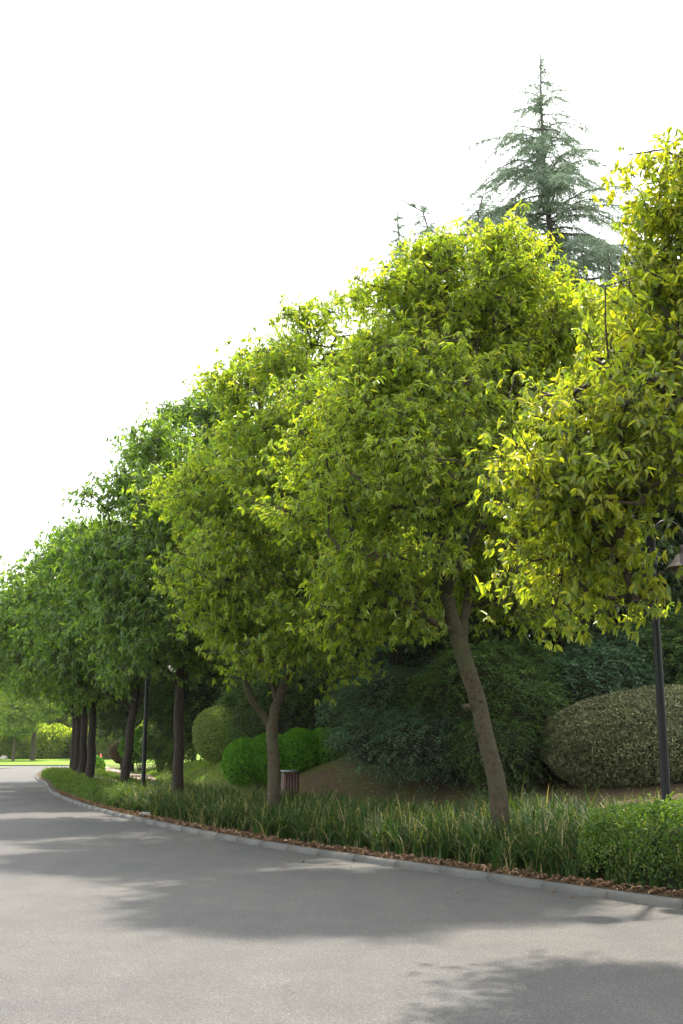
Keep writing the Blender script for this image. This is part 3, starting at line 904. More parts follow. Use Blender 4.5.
# ------------------------------------------------------------------ deodar cedars
def cedar(label, base, H, seed, visible_from, slope=.30, dens=1.0, bend=0.0, group='tall cedars behind the woodland'):
    g = np.random.default_rng(seed)
    root = empty('cedar_tree', base, label, 'tree', group)
    nb = 27
    zs = np.linspace(0, H, nb)
    top = np.clip((zs - H * .93) / (H * .07), 0, 1)
    P = np.stack([.12 * np.sin(zs * .35 + seed) + bend * top ** 2 * 1.2, .1 * np.cos(zs * .3), zs - abs(bend) * .35 * top ** 2], 1)
    r = .018 + (.30 - .018) * (1 - zs / H) ** 1.1 * (H / 24)
    mb = MB(); mb.tube(P, r, 10, .04)
    mb.build('trunk', M['bark_pine'], root, smooth=True)
    sA, sB, sr, sr2 = [], [], [], []
    NP, ND_ = [], []
    z = H * visible_from
    while z < H - .45:
        depth = H - z
        for _ in range(g.integers(4, 7) if depth > 1.5 else 2):
            az = g.random() * 2 * math.pi
            Lb = (.05 + slope * depth ** .76) * (.55 + .6 * g.random())
            c0 = np.array([np.interp(z, zs, P[:, 0]), np.interp(z, zs, P[:, 1]), np.interp(z, zs, P[:, 2]) if bend else z]) + np.array([0, 0, g.normal(0, .08)])
            h = np.array([math.cos(az), math.sin(az), 0])
            rise = .42 + g.normal(0, .14)
            sd = np.array([-h[1], h[0], 0])
            n = max(4, int(Lb / .16))
            prev = c0
            sag = g.uniform(.5, .95)
            side = g.normal(0, .12)
            for i in range(1, n + 1):
                f = i / n
                q = c0 + h * Lb * f + sd * side * Lb * f * f + np.array([0, 0, 1.]) * Lb * (rise * f - sag * f * f * 1.05) + g.normal(0, .012, 3)
                sA.append(prev); sB.append(q)
                sr.append(.022 * (1 - f * .85) * (Lb / 2 + .35)); sr2.append(.022 * (1 - (f + 1 / n) * .85) * (Lb / 2 + .35))
                # side sprays
                if f > .12:
                    for s_ in (-1, 1):
                        for _k in range(2):
                            if g.random() < .82 * dens:
                                ls = (.04 + .42 * Lb * f * (1.15 - f) * 1.1) * g.uniform(.5, 1.1)
                                d_ = nrm((h * g.uniform(.25, .8) + sd * s_ * g.uniform(.5, 1) + np.array([0, 0, -g.uniform(.25, .95)]))[None])[0]
                                st_ = prev + (q - prev) * g.random()
                                e = st_ + d_ * ls + np.array([0, 0, -.12 * ls])
                                sA.append(st_); sB.append(e); sr.append(.005); sr2.append(.002)
                                k = max(3, int(ls / .035))
                                tt = np.linspace(.05, 1, k)[:, None]
                                NP.append(np.repeat(st_ + (e - st_) * tt, 2, 0)); ND_.append(np.repeat(np.tile(d_, (k, 1)), 2, 0))
                k = 3
                NP.append(prev + (q - prev) * g.random((k, 1))); ND_.append(np.tile(nrm((q - prev)[None])[0], (k, 1)))
                prev = q
        z += g.uniform(.15, .3) * (1 if depth > 2 else .8)
    mb = MB(); mb.frusta(np.array(sA), np.array(sB), np.maximum(np.array(sr), .003), np.maximum(np.array(sr2), .002), 4)
    mb.build('branches', M['bark_pine'], root)
    NP = np.concatenate(NP); ND_ = np.concatenate(ND_)
    m_ = len(NP)
    D = nrm(ND_ * .5 + g.normal(0, .7, (m_, 3)))
    mb = MB()
    mb.leaves(NP + g.normal(0, .012, (m_, 3)), D, g.normal(0, 1, (m_, 3)), g.uniform(.06, .12, m_), g.uniform(.014, .028, m_), 0, .05, g.random(m_) ** 2 * .6)
    mb.build('crown', M['needle'], root)
    return root


def cedar_at(px, py, Y, **k):
    t = at(px, py, Y)
    z0 = z1(t[0], Y)
    return cedar(base=(t[0], Y, z0 - .1), H=t[2] - z0 + .1, **k)


cedar_at(543, 52, 33, label='tallest grey-green cedar, its full spire standing clear against the white sky', seed=4, visible_from=.5, slope=.8, dens=1.0)
cedar_at(398, 205, 38, label='small thin-topped cedar peeking over the slope of the broad crown', seed=9, visible_from=.55, slope=.5, dens=.9)
cedar_at(474, 172, 36, label='cedar with a hooked drooping leader next to the tallest spire', seed=14, visible_from=.6, slope=.55, dens=.85, bend=.9)
cedar_at(430, 190, 37, label='cedar showing only a thin arching tip between two other cedar tops', seed=18, visible_from=.62, slope=.5, dens=.8, bend=-.9)
cedar_at(606, 250, 30, label='lower cedar half hidden behind the yellow tree, beneath the tallest spire', seed=23, visible_from=.45, slope=.55)


# ------------------------------------------------------------------ shrubs
def shrub(name, label, cat, lobes, mat, n, leaf, seed, group=None, mode='clip', core=.86, floor=True, stems=True, parts='foliage', spray=.25, ):
    """lobes: world (x,y,z,rx,ry,rz); leaves on the skins of the union of the lobes"""
    g = np.random.default_rng(seed)
    L = np.array(lobes, float)
    cx, cy = L[:, 0].mean(), L[:, 1].mean()
    base = np.array((cx, cy, z1(cx, cy)))
    root = empty(name, base, label, cat, group)
    w = (L[:, 3] * L[:, 4] + L[:, 4] * L[:, 5] + L[:, 3] * L[:, 5])
    k = g.choice(len(L), n * 2, p=w / w.sum())
    dr = nrm(g.normal(size=(len(k), 3)))
    dr[:, 2] = np.abs(dr[:, 2]) * np.where(g.random(len(k)) < (.6 if mode == 'clip' else .75), 1, -1)
    und = .03 if mode == 'clip' else .14
    rr = 1 + und * pnoise(dr * 1.5 + k[:, None] * 3.1, 1.1, seed) - np.abs(g.normal(0, .035 if mode == 'clip' else .13, len(k)))
    P = L[k, :3] + dr * L[k, 3:] * rr[:, None]
    Nn = nrm(dr / L[k, 3:])
    q = (((P[:, None] - L[None, :, :3]) / L[None, :, 3:]) ** 2).sum(-1)
    q[np.arange(len(k)), k] = 9
    ok = q.min(1) > .8
    if floor:
        ok &= P[:, 2] > tz(P[:, :2]) + .02
    P, Nn = P[ok][:n], Nn[ok][:n]
    m_ = len(P)
    mb = MB()
    if mode == 'clip':
        D = nrm(Nn * .5 + g.normal(0, .7, (m_, 3)))
        tone = g.random(m_) ** 3
        mb.leaves(P - base - D * leaf[0] * .4, D, Nn + g.normal(0, .5, (m_, 3)), leaf[0] * g.uniform(.7, 1.2, m_), leaf[1] * g.uniform(.8, 1.2, m_), .15, .1, tone)
    else:
        # sprays: short arching shoots with paired leaflets
        k2 = 9
        h = nrm(np.c_[Nn[:, :2] + g.normal(0, .6, (m_, 2)), .35 * Nn[:, 2] + g.normal(0, .2, m_)])
        ls = spray * g.uniform(.6, 1.3, m_)
        t = np.linspace(0, 1, k2)[None, :, None]
        Q = (P - base)[:, None] + h[:, None] * ls[:, None, None] * t - np.array([0, 0, 1.]) * (ls[:, None, None] * .45 * t ** 2)
        S = nrm(np.cross(h, np.array([0, 0, 1.])))
        sg = np.where(np.arange(k2) % 2, 1., -1.)[None, :, None]
        D = nrm(h[:, None] * .7 + S[:, None] * sg * .8 + g.normal(0, .25, (m_, k2, 3)) + np.array([0, 0, -.25]))
        tone = np.repeat(g.random(m_) ** 3, k2)
        mm = m_ * k2
        mb.leaves(Q.reshape(-1, 3), D.reshape(-1, 3), np.array([0, 0, 1.]) + g.normal(0, .35, (mm, 3)), leaf[0] * g.uniform(.7, 1.2, mm), leaf[1] * g.uniform(.8, 1.2, mm), .1, .15, tone)
        tw = MB(); e = Q[:, -1]
        tw.frusta(P - base - Nn * .15, e, np.full(m_, .004), np.full(m_, .002), 3)
        tw.build('twigs', M['bark_twig'], root)
    mb.build('foliage', mat, root)
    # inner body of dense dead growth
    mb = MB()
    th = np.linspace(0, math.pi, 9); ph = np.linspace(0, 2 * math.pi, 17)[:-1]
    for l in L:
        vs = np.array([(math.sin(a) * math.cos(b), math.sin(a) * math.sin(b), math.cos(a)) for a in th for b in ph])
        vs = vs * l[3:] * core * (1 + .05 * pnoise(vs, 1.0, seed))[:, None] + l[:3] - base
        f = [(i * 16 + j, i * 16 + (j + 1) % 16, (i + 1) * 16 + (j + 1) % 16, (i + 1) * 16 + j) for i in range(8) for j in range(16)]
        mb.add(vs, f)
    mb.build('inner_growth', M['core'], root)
    if stems and mode == 'clip':
        mb = MB(); ns = 14
        bxy = L[:, :2].mean(0)
        a = g.random(ns) * 6.28; rad = np.sqrt(g.random(ns)) * .5
        li = g.integers(0, len(L), ns)
        b0_ = L[li, :2] + np.c_[np.cos(a), np.sin(a)] * rad[:, None] * L[li, 3:5]
        A = np.c_[b0_, tz(b0_) - .03] - base
        B = np.c_[b0_ + g.normal(0, .12, (ns, 2)), L[li, 2]] - base
        # all stems spring from one stool
        A[:, :2] *= .25
        A[:, 2] = tz(A[:, :2] + base[:2]) - .03 - base[2]
        mb.frusta(A, B, np.full(ns, .02), np.full(ns, .01), 5)
        mb.build('stems', M['bark_dark'], root)
    return root


def sl(px, py, Y, rx, ry, rz):
    """lobe: centre at pixel/depth, metric radii"""
    return (*at(px, py, Y), rx, ry, rz)


# big variegated mound and the shrubs round it
shrub('clipped_shrub', 'huge low dome of pale variegated leaves on bare earth behind the near lamp post', 'shrub',
      [sl(680, 744, 20.6, 2.6, 1.7, 1.05)], M['leaf_mound'], 90000, (.055, .03), 71)
shrub('feathery_shrub', 'blue-green feathery shrub spreading behind the big variegated dome', 'shrub',
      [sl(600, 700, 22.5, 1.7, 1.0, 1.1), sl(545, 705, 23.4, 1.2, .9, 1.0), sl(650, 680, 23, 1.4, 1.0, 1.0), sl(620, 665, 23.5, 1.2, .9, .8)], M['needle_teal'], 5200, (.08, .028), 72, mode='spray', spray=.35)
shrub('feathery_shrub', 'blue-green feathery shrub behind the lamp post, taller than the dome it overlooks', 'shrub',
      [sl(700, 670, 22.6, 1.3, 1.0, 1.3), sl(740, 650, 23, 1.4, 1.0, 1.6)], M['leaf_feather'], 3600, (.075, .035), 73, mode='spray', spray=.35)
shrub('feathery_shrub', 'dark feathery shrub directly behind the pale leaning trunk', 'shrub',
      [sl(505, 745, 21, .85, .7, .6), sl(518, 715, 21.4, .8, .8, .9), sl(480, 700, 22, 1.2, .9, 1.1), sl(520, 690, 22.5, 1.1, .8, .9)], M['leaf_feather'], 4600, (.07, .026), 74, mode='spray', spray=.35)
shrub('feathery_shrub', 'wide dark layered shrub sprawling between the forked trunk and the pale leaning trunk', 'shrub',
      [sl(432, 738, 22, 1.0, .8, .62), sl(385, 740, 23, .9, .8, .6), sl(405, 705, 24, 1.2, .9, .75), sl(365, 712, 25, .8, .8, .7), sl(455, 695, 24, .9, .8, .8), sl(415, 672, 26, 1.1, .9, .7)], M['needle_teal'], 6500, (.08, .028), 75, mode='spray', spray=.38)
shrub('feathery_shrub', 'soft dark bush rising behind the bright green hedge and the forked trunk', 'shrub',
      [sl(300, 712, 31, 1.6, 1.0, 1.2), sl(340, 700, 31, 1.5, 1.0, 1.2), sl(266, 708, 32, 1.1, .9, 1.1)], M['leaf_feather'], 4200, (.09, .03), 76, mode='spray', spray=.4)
shrub('small_hedge', 'bright green rounded hedge on the mossy slope behind the forked trunk', 'hedge',
      [sl(245, 763, 28, .56, .6, .6), sl(270, 759, 28, .65, .6, .62), sl(300, 754, 28, .62, .6, .62), sl(325, 751, 28.2, .55, .6, .58)], M['leaf_bright'], 24000, (.075, .04), 77, mode='clip')
shrub('clipped_shrub', 'pale green ball-shaped topiary catching the sun on the bank', 'shrub', [sl(222, 734, 36, .95, .95, .92)], M['leaf_ball'], 20000, (.07, .04), 78)
shrub('clipped_shrub', 'darker rounded topiary overlapping the pale sunlit ball', 'shrub', [sl(239, 741, 34.3, .62, .66, .68)], M['leaf_hedge'], 11000, (.07, .035), 79)
shrub('clipped_shrub', 'small pale rounded topiary farther along the bank, beside the far lamp post', 'shrub', [sl(161, 737, 53, .85, .85, .95)], M['leaf_ball'], 5000, (.1, .055), 80)
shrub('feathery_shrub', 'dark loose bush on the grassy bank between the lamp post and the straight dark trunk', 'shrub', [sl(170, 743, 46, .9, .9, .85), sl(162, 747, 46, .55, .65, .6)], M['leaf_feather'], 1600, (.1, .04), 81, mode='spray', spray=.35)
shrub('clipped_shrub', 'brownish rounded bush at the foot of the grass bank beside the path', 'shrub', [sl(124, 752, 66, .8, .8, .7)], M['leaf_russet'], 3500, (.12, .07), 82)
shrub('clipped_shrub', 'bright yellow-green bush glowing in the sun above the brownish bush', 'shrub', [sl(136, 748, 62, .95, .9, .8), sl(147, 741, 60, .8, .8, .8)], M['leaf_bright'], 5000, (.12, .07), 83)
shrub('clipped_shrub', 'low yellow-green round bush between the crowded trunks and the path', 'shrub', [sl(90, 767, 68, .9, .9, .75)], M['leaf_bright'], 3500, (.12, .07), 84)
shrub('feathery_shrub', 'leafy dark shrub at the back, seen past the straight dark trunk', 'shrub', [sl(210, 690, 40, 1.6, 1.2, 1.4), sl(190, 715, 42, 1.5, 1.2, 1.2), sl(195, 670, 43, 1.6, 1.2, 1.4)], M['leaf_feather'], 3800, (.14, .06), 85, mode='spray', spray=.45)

# clipped hedge that follows the kerb, and the little-leaf hedge by the near lamp
def strip_hedge(name, label, i0, i1, d0_, d1_, hgt, mat, n, leaf, seed, rnd=.25, und=.04, h_end=None, spread=.02, tw=True):
    g = np.random.default_rng(seed)
    idx = np.arange(i0, i1)
    mid_i = (i0 + i1) // 2
    bxy = KB[mid_i] + KN[mid_i] * (d0_ + d1_) / 2
    base = np.array((*bxy, z1(*bxy)))
    root = empty(name, base, label, 'hedge')
    w = d1_ - d0_
    per = 2 * hgt + w
    def surf(s, u, shrink=0.0):
        """s index along (float), u 0..1 round the cross-section"""
        i = np.clip(s, i0, i1 - 1); fl = np.floor(i).astype(int); fr = (i - fl)[:, None]
        c = KB[fl] * (1 - fr) + KB[np.minimum(fl + 1, len(KB) - 1)] * fr
        nn = KN[fl]
        tt = KT[fl]
        a = u * math.pi
        ca, sa = np.cos(a), np.sin(a)
        e = .45
        ox = np.sign(ca) * np.abs(ca) ** e
        oz = np.abs(sa) ** e
        endf = np.clip(np.minimum(i - i0, i1 - 1 - i) * .25 / (w * .45), 0, 1)
        tap = np.sqrt(1 - (1 - endf) ** 2) * (1 - shrink)
        half = w / 2 * tap
        hh = hgt * (.35 + .65 * tap) * (1 + und * 1.5 * np.sin(i * .06 + seed)) - shrink * .3
        cc = c + nn * ((d0_ + d1_) / 2 - (half * ox)[:, None])
        P = np.c_[cc, .08 + hh * oz]
        nm = np.c_[-nn * ox[:, None] , oz]
        wob = und * pnoise(P, 1.1, seed)
        nm = nrm(nm)
        return P + nm * wob[:, None], nm
    s = g.uniform(i0, i1 - 1, n); u = g.random(n)
    P, nm = surf(s, u)
    P = P - nm * np.abs(g.normal(0, .04, n))[:, None]
    P[:, 2] = np.maximum(P[:, 2], .12)
    D = nrm(nm * .55 + g.normal(0, .7, (n, 3)) + np.array([0, 0, .15]))
    mb = MB()
    mb.leaves(P - base, D, nm + g.normal(0, .5, (n, 3)), leaf[0] * g.uniform(.7, 1.25, n), leaf[1] * g.uniform(.8, 1.2, n), .15, .1, g.random(n) ** 4)
    # stray shoots standing proud
    ms = n // 90
    s = g.uniform(i0, i1 - 1, ms); u = g.uniform(.15, .85, ms)
    P, nm = surf(s, u)
    dd = nrm(nm + np.array([0, 0, .6]) + g.normal(0, .4, (ms, 3)))
    for k in range(5):
        D = nrm(dd * .5 + g.normal(0, .6, (ms, 3)))
        mb.leaves(P - base + dd * (.02 + .022 * k), D, g.normal(0, .4, (ms, 3)) + np.array([0, 0, 1.]), leaf[0] * g.uniform(.8, 1.2, ms), leaf[1], .15, .1, np.full(ms, .6))
    mb.build('foliage', mat, root)
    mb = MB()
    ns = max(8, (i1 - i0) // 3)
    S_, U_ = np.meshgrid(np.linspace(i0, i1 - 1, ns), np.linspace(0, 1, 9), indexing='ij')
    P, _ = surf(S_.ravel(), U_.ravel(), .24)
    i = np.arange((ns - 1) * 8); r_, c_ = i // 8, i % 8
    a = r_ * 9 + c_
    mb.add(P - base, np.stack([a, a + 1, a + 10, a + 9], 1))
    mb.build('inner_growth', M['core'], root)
    return root


def kidx(px, py):
    q = gnd(px, py, 0)
    return int(((KB - q) ** 2).sum(1).argmin())


i_near = kidx(600, 898)
strip_hedge('low_hedge', 'low small-leaved green hedge at the kerb in front of the near lamp post', i_near - 36, i_near + 6, .35, 2.3, .92, M['leaf_box'], 115000, (.037, .022), 91, und=.07)
i_a, i_b = kidx(112, 816), int((np.abs(KB[:, 1] - 64) + (KB[:, 0] > 0) * 99).argmin())
strip_hedge('low_hedge', 'long clipped hedge wrapping the bend of the kerb below the crowded dark trunks', i_a, i_b, .25, 2.9, .55, M['leaf_hedge'], 60000, (.06, .034), 92, und=.03)

# ------------------------------------------------------------------ liriope border along the kerb
g = np.random.default_rng(101)
i0, i1 = i_near - 3, i_a + 22
ncl = 3000
s = g.integers(i0, i1, ncl)
dd = g.uniform(.38, 3.1, ncl)
cl = KB[s] + KN[s] * dd[:, None] + g.normal(0, .05, (ncl, 2))
keep = ~((KB[s, 1] > 17.5) & (dd > 2.3)) & ~((s > i_a) & (dd > .9) & (g.random(ncl) < .5))
cl = cl[keep]
nb = 24
B = np.repeat(np.c_[cl, np.maximum(tz(cl), .09)], nb, 0) + np.c_[g.normal(0, .035, (len(cl) * nb, 2)), np.zeros(len(cl) * nb)]
n = len(B)
csz = np.repeat(g.uniform(.65, 1.25, len(cl)), nb)
mb = MB()
mb.blades(B, g.random(n) * 6.28, np.abs(g.normal(.92, .3, n)), g.uniform(.36, .74, n) * csz, g.uniform(.015, .027, n), 5, (g.random(n) > .94) * g.uniform(.4, 1, n) + np.repeat(g.random(len(cl)) < .04, nb) * .4)
# seed spikes
k = 260
si = g.integers(0, len(cl), k)
B = np.c_[cl[si], np.maximum(tz(cl[si]), .09)] + np.c_[g.normal(0, .04, (k, 2)), np.zeros(k)]
az = g.random(k) * 6.28
ln = g.uniform(.42, .62, k)
mb.blades(B, az, g.uniform(.05, .3, k), ln, np.full(k, .006), 4, np.ones(k) * .9)
for j in range(14):
    hpos = ln * (.74 + .02 * j)
    P = B + np.c_[np.cos(az) * hpos * .2, np.sin(az) * hpos * .2, hpos * .96]
    mb.leaves(P, g.normal(0, 1, (k, 3)), g.normal(0, 1, (k, 3)), np.full(k, .018), np.full(k, .012), .1, .1, np.ones(k))
tag(mb.build('border_grass', M['blade']), 'long dark green strap-leaved grass filling the bed behind the kerb', 'grass', kind='stuff')

# short grass on the sunny part of the bank
n = 90000
X = np.c_[g.uniform(-14, 3, n), g.uniform(27, 62, n)]
d, _ = sdist(X)
t_ = bank_tone(X) + pnoise(np.c_[X, 0 * X[:, 0]], 3.0) * .12
ok = (d > 3.2) & (d < 13) & (t_ > .15)
pd = np.sqrt(((X[:, None] - pc[None]) ** 2).sum(-1)).min(1)
ok &= pd > 1.05
X = X[ok]
n = len(X)
mb = MB()
mb.blades(np.c_[X, tz(X)], g.random(n) * 6.28, np.abs(g.normal(.5, .3, n)), g.uniform(.05, .12, n), g.uniform(.012, .022, n), 2, g.random(n) ** 3)
tag(mb.build('bank_grass', M['lawn_blade']), 'short sunlit grass on the slope of the bank', 'grass', kind='stuff')

# dry leaves
n1_, n2_ = 7500, 3500
s = g.integers(20, i_a + 60, n1_)
P1 = KB[s] + KN[s] * (np.abs(g.normal(.06, .17, n1_)) + .1 + .05 * g.random(n1_))[:, None]
s2 = g.integers(20, i_a + 60, n2_)
P2 = KB[s2] + KN[s2] * g.uniform(1.8, 9, n2_)[:, None]
d1, _ = sdist(P1)
z_ = np.where(d1 < .15, .098, .11 + g.random(n1_) * .03)
s3 = g.integers(40, i_a, 60)
P3 = KB[s3] - KN[s3] * (g.random(60) ** 2.5 * 2.2 + .03)[:, None]
PP = np.concatenate([np.c_[P1, z_], np.c_[P2, tz(P2) + .015], np.c_[P3, np.full(60, .008)]])
n = len(PP)
D = nrm(np.c_[g.normal(0, 1, (n, 2)), g.normal(0, .25, n)])
mb = MB()
mb.leaves(PP, D, np.array([0, 0, 1.]) + g.normal(0, .45, (n, 3)), g.uniform(.04, .1, n), g.uniform(.018, .038, n), .35, .3, g.random(n) ** 2)
tag(mb.build('leaf_litter', M['dry_leaf']), 'fallen tan and brown leaves scattered along the kerb', 'leaves', kind='stuff')

# bamboo-like thin stems in the gloom
mb = MB()
n = 260
X = np.c_[g.uniform(1.0, 12, n), g.uniform(24.2, 25.6, n)]
A = np.c_[X, tz(X) - .1]
H_ = g.uniform(2.6, 4.2, n)
Bt = A + np.c_[g.normal(0, .12, (n, 2)), H_]
mb.frusta(A, Bt, np.full(n, .028), np.full(n, .018), 6)
tag(mb.build('bamboo_thicket', M['bark_dark']), 'thicket of thin dark upright stems in the shade behind the shrubs', 'bamboo', kind='stuff')

# ------------------------------------------------------------------ lamp posts
def lamp_post(loc, rz, label):
    root = empty('lamp_post', loc, label, 'lamp', 'black twin-arm lamp posts', rz)
    mb = MB()
    mb.lathe([(0, 0), (.16, 0), (.16, .04), (.12, .07), (.1, .3), (.08, .42), (.066, .5), (.058, .55), (.054, 1.6), (.048, 3.0), (.044, 3.92), (0, 3.92)], 20)
    mb.build('pole', M['lamp_paint'], root, smooth=True)
    mb = MB()
    mb.lathe([(.05, 3.46), (.068, 3.48), (.068, 3.54), (.052, 3.57), (.052, 3.82), (.085, 3.86), (.085, 3.9), (.06, 3.95), (.05, 4.0), (.025, 4.06), (0, 4.1)], 18)
    mb.build('collar', M['lamp_paint'], root, smooth=True)
    for s_ in (-1, 1):
        t = np.linspace(0, 1, 22)
        a = t * math.pi
        X_ = s_ * (.06 + .25 - .25 * np.cos(a))
        Z_ = 3.88 + .2 * np.sin(a)
        pts = np.c_[X_, 0 * t, Z_]
        pts = np.vstack([[(s_ * .06, 0, 3.45)], pts, [(s_ * .56, 0, 3.78)]])
        mb = MB(); mb.tube(pts, np.full(len(pts), .014), 8)
        # scroll under the arm
        b = np.linspace(0, 4.2, 18)
        rr = .085 * (1 - b / 6)
        sc = np.c_[s_ * (.15 - rr * np.cos(b)), 0 * b, 3.55 + rr * np.sin(b)]
        mb.tube(sc, np.full(len(sc), .008), 6)
        arm = mb.build('arm', M['lamp_paint'], root, smooth=True)
        mb = MB()
        mb.lathe([(.02, .16), (.05, .15), (.055, .1), (.045, .06), (.09, .04), (.16, -.05), (.235, -.12), (.245, -.13), (.235, -.135), (.15, -.07), (.08, -.01), (.03, .0)], 24, (s_ * .56, 0, 3.64))
        sh = mb.build('lamp_shade', M['lamp_shade'], root, smooth=True)
        mb = MB()
        mb.lathe([(0, -.03), (.09, -.04), (.13, -.11), (.12, -.2), (.07, -.26), (0, -.28)], 18, (s_ * .56, 0, 3.64))
        mb.build('globe', M['glass_lamp'], sh, smooth=True)
    return root


x, y, _ = at(663.5, 750, 13.8)
lp = lamp_post((x, y, z1(x, y) - .02), R(28), 'black twin-arm lamp post standing close behind the small-leaved hedge')
lp.scale = (1, 1, 1.06)
x, y, _ = at(144.5, 750, 30.0)
copy_tree(lp, (x, y, z1(x, y)), R(15), label='black twin-arm lamp post farther off among the dark trunks above the clipped hedge')

# ------------------------------------------------------------------ litter bin, slab, cone, boulder
x, y, _ = at(290, 790, 24)
root = empty('litter_bin', (x, y, z1(x, y)), 'red-brown slatted litter bin with a grey lid beside the forked trunk', 'bin', rz=.25)
root.scale = (.84, .84, 1)
mb = MB()
for sx, sy, nx_ in ((0, -1, 5), (0, 1, 5), (-1, 0, 5), (1, 0, 5)):
    for j in range(nx_):
        o_ = (j - 2) * .072
        if sy:
            mb.box((o_, sy * .18, .44), (.062, .022, .8), tone=j * .1)
        else:
            mb.box((sx * .18, o_, .44), (.022, .062, .8), tone=j * .1)
mb.build('slats', M['bin_wood'], root)
mb = MB(); mb.box((0, 0, .43), (.33, .33, .74)); mb.build('liner', M['core'], root)
mb = MB(); mb.box((0, 0, .875), (.42, .42, .04)); mb.build('lid', M['bin_metal'], root)
mb = MB(); mb.box((0, 0, .02), (.4, .4, .04)); mb.build('base', M['bin_metal'], root)

gx, gy = gnd(129, 821)
i_s = int(((KB - (gx, gy)) ** 2).sum(1).argmin())
c_ = KB[i_s] + KN[i_s] * .62
mb = MB()
mb.box((0, 0, 0), (.95, .3, .09), rz=math.atan2(KN[i_s][1], KN[i_s][0]) - .35)
o = mb.build('drain_slab', M['stone'])
bv = o.modifiers.new('bevel', 'BEVEL'); bv.width = .01; bv.segments = 2
o.location = (c_[0], c_[1], .13)
tag(o, 'pale stone slab laid across the leaf-strewn bed at the start of the clipped hedge', 'slab')

x, y = gnd(100.5, 767, .12)
y = 92.; x = at(100.5, 760, y)[0]
root = empty('traffic_cone', (x, y, z1(x, y) + .03), 'red and white traffic cone on a white base at the end of the footpath', 'cone')
mb = MB(); mb.box((0, 0, .04), (.7, .7, .08)); mb.build('base', M['cone_white'], root)
mb = MB(); mb.lathe([(.24, .08), (.035, .95), (0, .97)], 18); mb.build('body', M['cone_red'], root, smooth=True)
mb = MB(); mb.lathe([(.178, .40), (.118, .64)], 18); mb.build('reflective_band', M['cone_white'], root, smooth=True)

# ------------------------------------------------------------------ distant trees past the lawn
T0 = [(0, 0, -.2, .3), (0, 0, 3, .25), (.1, 0, 6, .2), (0, 0, 10, .1), (0, 0, 13, .03)]
limbs = [T0, [(0, 0, 3.2, .15), (1.8, 0, 5.5, .1), (3, 0, 8, .04)], [(0, 0, 3.4, .15), (-1.7, .3, 5.5, .1), (-2.8, .5, 8.5, .04)], [(0, 0, 4, .12), (.2, -2, 6.5, .06)], [(0, 0, 4, .12), (.2, 2, 6.5, .06)]]
lobes = [(0, 0, 11.5, 2.5, 2.5, 2), (1.8, .5, 9, 2.4, 2.3, 2), (-2, 0, 9, 2.5, 2.4, 2.1), (0, -1.8, 8, 2.6, 2.2, 2.2), (3, 0, 6.6, 1.9, 2, 1.4), (-3, .4, 6.6, 1.9, 2, 1.5), (.2, -1, 5.6, 2.2, 2, 1.4), (0, 1.5, 6.5, 2.4, 2, 2)]
dproto = None
dl = [(-2, 150, .95, 'distant sunlit tree at the picture edge beyond the junction'), (13.5, 137, .72, 'small distant tree with a forked trunk on the sunny lawn beyond the road'),
      (33, 142, 1.25, 'large distant tree with a thick pale trunk on the far lawn'), (48, 160, 1.1, 'distant hazy tree just past the thick pale trunk'), (66, 165, 1.2, 'distant hazy tree seen under the crowded street trees'),
      (109, 150, .9, 'distant thin tree above the traffic cone'), (90, 175, 1.2, 'distant hazy tree behind the crowded dark trunks'), (22, 190, 1.25, 'distant hazy tree between the forked tree and the thick pale trunk'),
      (128, 172, 1.2, 'distant tree behind the leaning dark trunk'), (-30, 165, 1.2, 'distant tree outside the picture edge'), (150, 180, 1.3, 'distant tree behind the far lamp post')]
for px, Y, s_, lab in dl:
    if px < -10:
        continue
    X_ = at(px, 755, Y)[0]
    zb = .08 + max(0, (Y - 120)) * .011
    if dproto is None:
        dproto = build_tree('distant_tree', lab, 'tree', (0, 0, 0), limbs, lobes, 1500, 111, M['leaf_far'], M['bark_main'], (.34, .16), 24, 4, .75, .4, 0, 'distant trees beyond the lawn', tiprad=.01, young=.8)
        dproto.location = (X_, Y, zb); dproto.scale = (s_,) * 3; dproto.rotation_euler = (0, 0, .6)
    else:
        copy_tree(dproto, (X_, Y, zb), rng.random() * 6.28, s_, lab)

bproto = None
blab = 'pale green rounded bush in the hazy thicket edging the far lawn'
for k_ in range(17):
    px = -12 + k_ * 11.5
    Y = 158 + rng.uniform(-8, 14)
    X_ = at(px, 755, Y)[0]
    zb = .08 + (Y - 120) * .011
    if bproto is None:
        g = np.random.default_rng(5)
        bproto = empty('thicket_bush', (X_, Y, zb), blab, 'bush', 'bushes edging the far lawn')
        n = 9000
        Ls_ = np.array([(0, 0, 1.6, 2.6, 2, 1.8), (1.4, 0, 2.8, 1.8, 1.6, 1.5), (-1.2, .2, 2.4, 1.8, 1.6, 1.6)])
        k = g.integers(0, 3, n); dr = nrm(g.normal(size=(n, 3)))
        P = Ls_[k, :3] + dr * Ls_[k, 3:] * (g.uniform(.75, 1.08, n))[:, None]
        P[:, 2] = np.abs(P[:, 2])
        mb = MB(); mb.leaves(P, nrm(dr + g.normal(0, .7, (n, 3))), dr + g.normal(0, .5, (n, 3)), g.uniform(.2, .36, n), g.uniform(.1, .18, n), .15, .1, g.random(n) ** 2)
        mb.build('foliage', M['leaf_far'], bproto)
        mb = MB()
        a = g.random(12) * 6.28
        mb.frusta(np.c_[np.cos(a) * .4, np.sin(a) * .4, np.full(12, -.1)], np.c_[np.cos(a) * 1.6, np.sin(a) * 1.3, np.full(12, 2.6)], np.full(12, .06), np.full(12, .02), 5)
        mb.build('stems', M['bark_dark'], bproto)
    else:
        copy_tree(bproto, (X_, Y, zb), rng.random() * 6.28, rng.uniform(.9, 1.35))

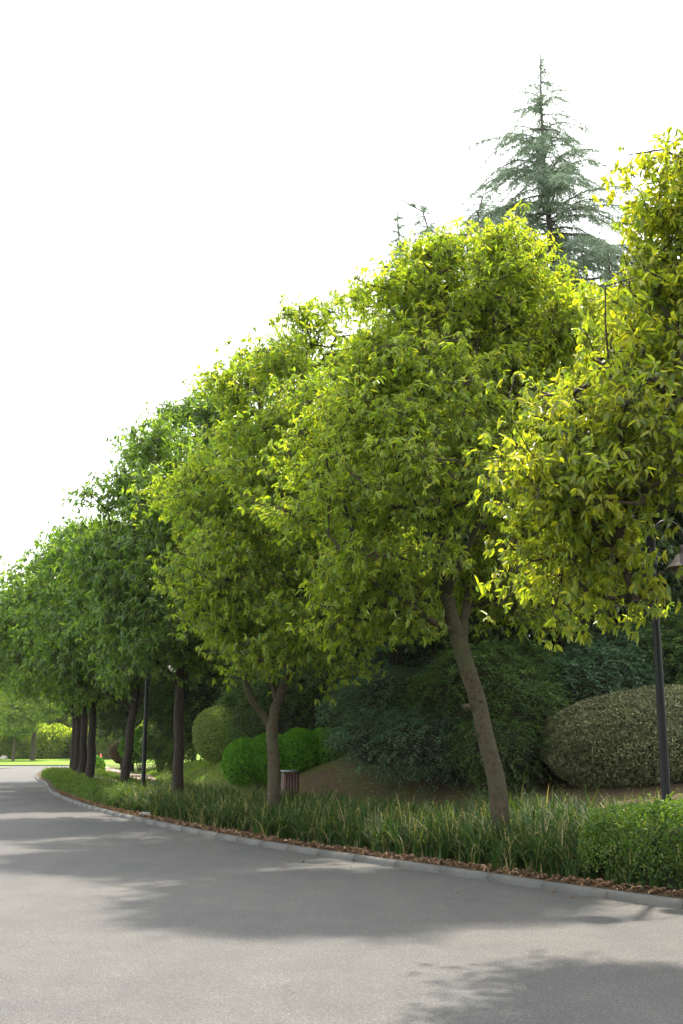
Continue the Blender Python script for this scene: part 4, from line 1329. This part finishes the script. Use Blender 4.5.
x, y, _ = at(4, 757, 150)
mb = MB()
th = np.linspace(0, math.pi, 8); ph = np.linspace(0, 2 * math.pi, 13)[:-1]
vs = np.array([(math.sin(a) * math.cos(b), math.sin(a) * math.sin(b), math.cos(a)) for a in th for b in ph])
vs = vs * (.55, .45, .35) * (1 + .12 * pnoise(vs, 1.3, 2))[:, None]
mb.add(vs, [(i * 12 + j, (i + 1) * 12 + j, (i + 1) * 12 + (j + 1) % 12, i * 12 + (j + 1) % 12) for i in range(7) for j in range(12)])
o = mb.build('boulder', plain('pale_rock', (.5, .47, .43), .9)); o.location = (x, y, .55)
tag(o, 'small pale boulder on the far sunny lawn', 'rock')

# ------------------------------------------------------------------ air
HAZE = 0.00012
mb = MB()
mb.box((0, 200, 24), (760, 460, 52))
hz = mb.build('haze', bpy.data.materials.new('haze'))
hm = hz.data.materials[0]; hm.use_nodes = True
nt = hm.node_tree; nt.nodes.clear()
out = nt.nodes.new('ShaderNodeOutputMaterial')
pv = nt.nodes.new('ShaderNodeVolumePrincipled')
pv.inputs['Color'].default_value = (.93, .97, 1, 1)
pv.inputs['Density'].default_value = HAZE
pv.inputs['Anisotropy'].default_value = .3
nt.links.new(pv.outputs[0], out.inputs['Volume'])
tag(hz, 'thin pale summer haze filling the air', 'haze', kind='stuff')
USE_HAZE = True
if not USE_HAZE:
    bpy.data.objects.remove(hz)

# ------------------------------------------------------------------ light
SUN_EL, SUN_AZ = R(57), math.atan2(.42, 1.0)     # azimuth from +Y towards +X
w = bpy.data.worlds.new('World')
bpy.context.scene.world = w
w.use_nodes = True
nt = w.node_tree
bg = nt.nodes['Background']
sky = nt.nodes.new('ShaderNodeTexSky')
sky.sky_type = 'NISHITA'
sky.sun_disc = False
sky.sun_elevation = SUN_EL
sky.sun_rotation = SUN_AZ
sky.air_density = 1.0
sky.dust_density = 4.0
mix = nt.nodes.new('ShaderNodeMix'); mix.data_type = 'RGBA'
mix.inputs[0].default_value = .8
nt.links.new(sky.outputs[0], mix.inputs[6])
mix.inputs[7].default_value = (9.8, 10, 10.1, 1)      # thin bright cloud sheet
nt.links.new(mix.outputs[2], bg.inputs[0])
bg.inputs[1].default_value = .122
sd = bpy.data.lights.new('sun', 'SUN')
sd.energy = 4.1
sd.angle = R(1.6)
sd.color = (1, .9, .77)
so = bpy.data.objects.new('sun', sd)
C.objects.link(so)
dirv = Vector((math.sin(SUN_AZ) * math.cos(SUN_EL), math.cos(SUN_AZ) * math.cos(SUN_EL), math.sin(SUN_EL)))
so.rotation_euler = dirv.to_track_quat('Z', 'Y').to_euler()

sc = bpy.context.scene
sc.view_settings.view_transform = 'Standard'
sc.view_settings.look = 'None'
sc.view_settings.gamma = 1
sc.view_settings.use_curve_mapping = False
sc.view_settings.exposure = 1.4
sc.render.engine = 'CYCLES'
sc.cycles.use_denoising = True
sc.cycles.max_bounces = 8
sc.cycles.diffuse_bounces = 5
sc.cycles.glossy_bounces = 2
sc.cycles.transmission_bounces = 5
sc.cycles.volume_bounces = 0
sc.cycles.caustics_reflective = False
sc.cycles.caustics_refractive = False
sc.cycles.use_persistent_data = False
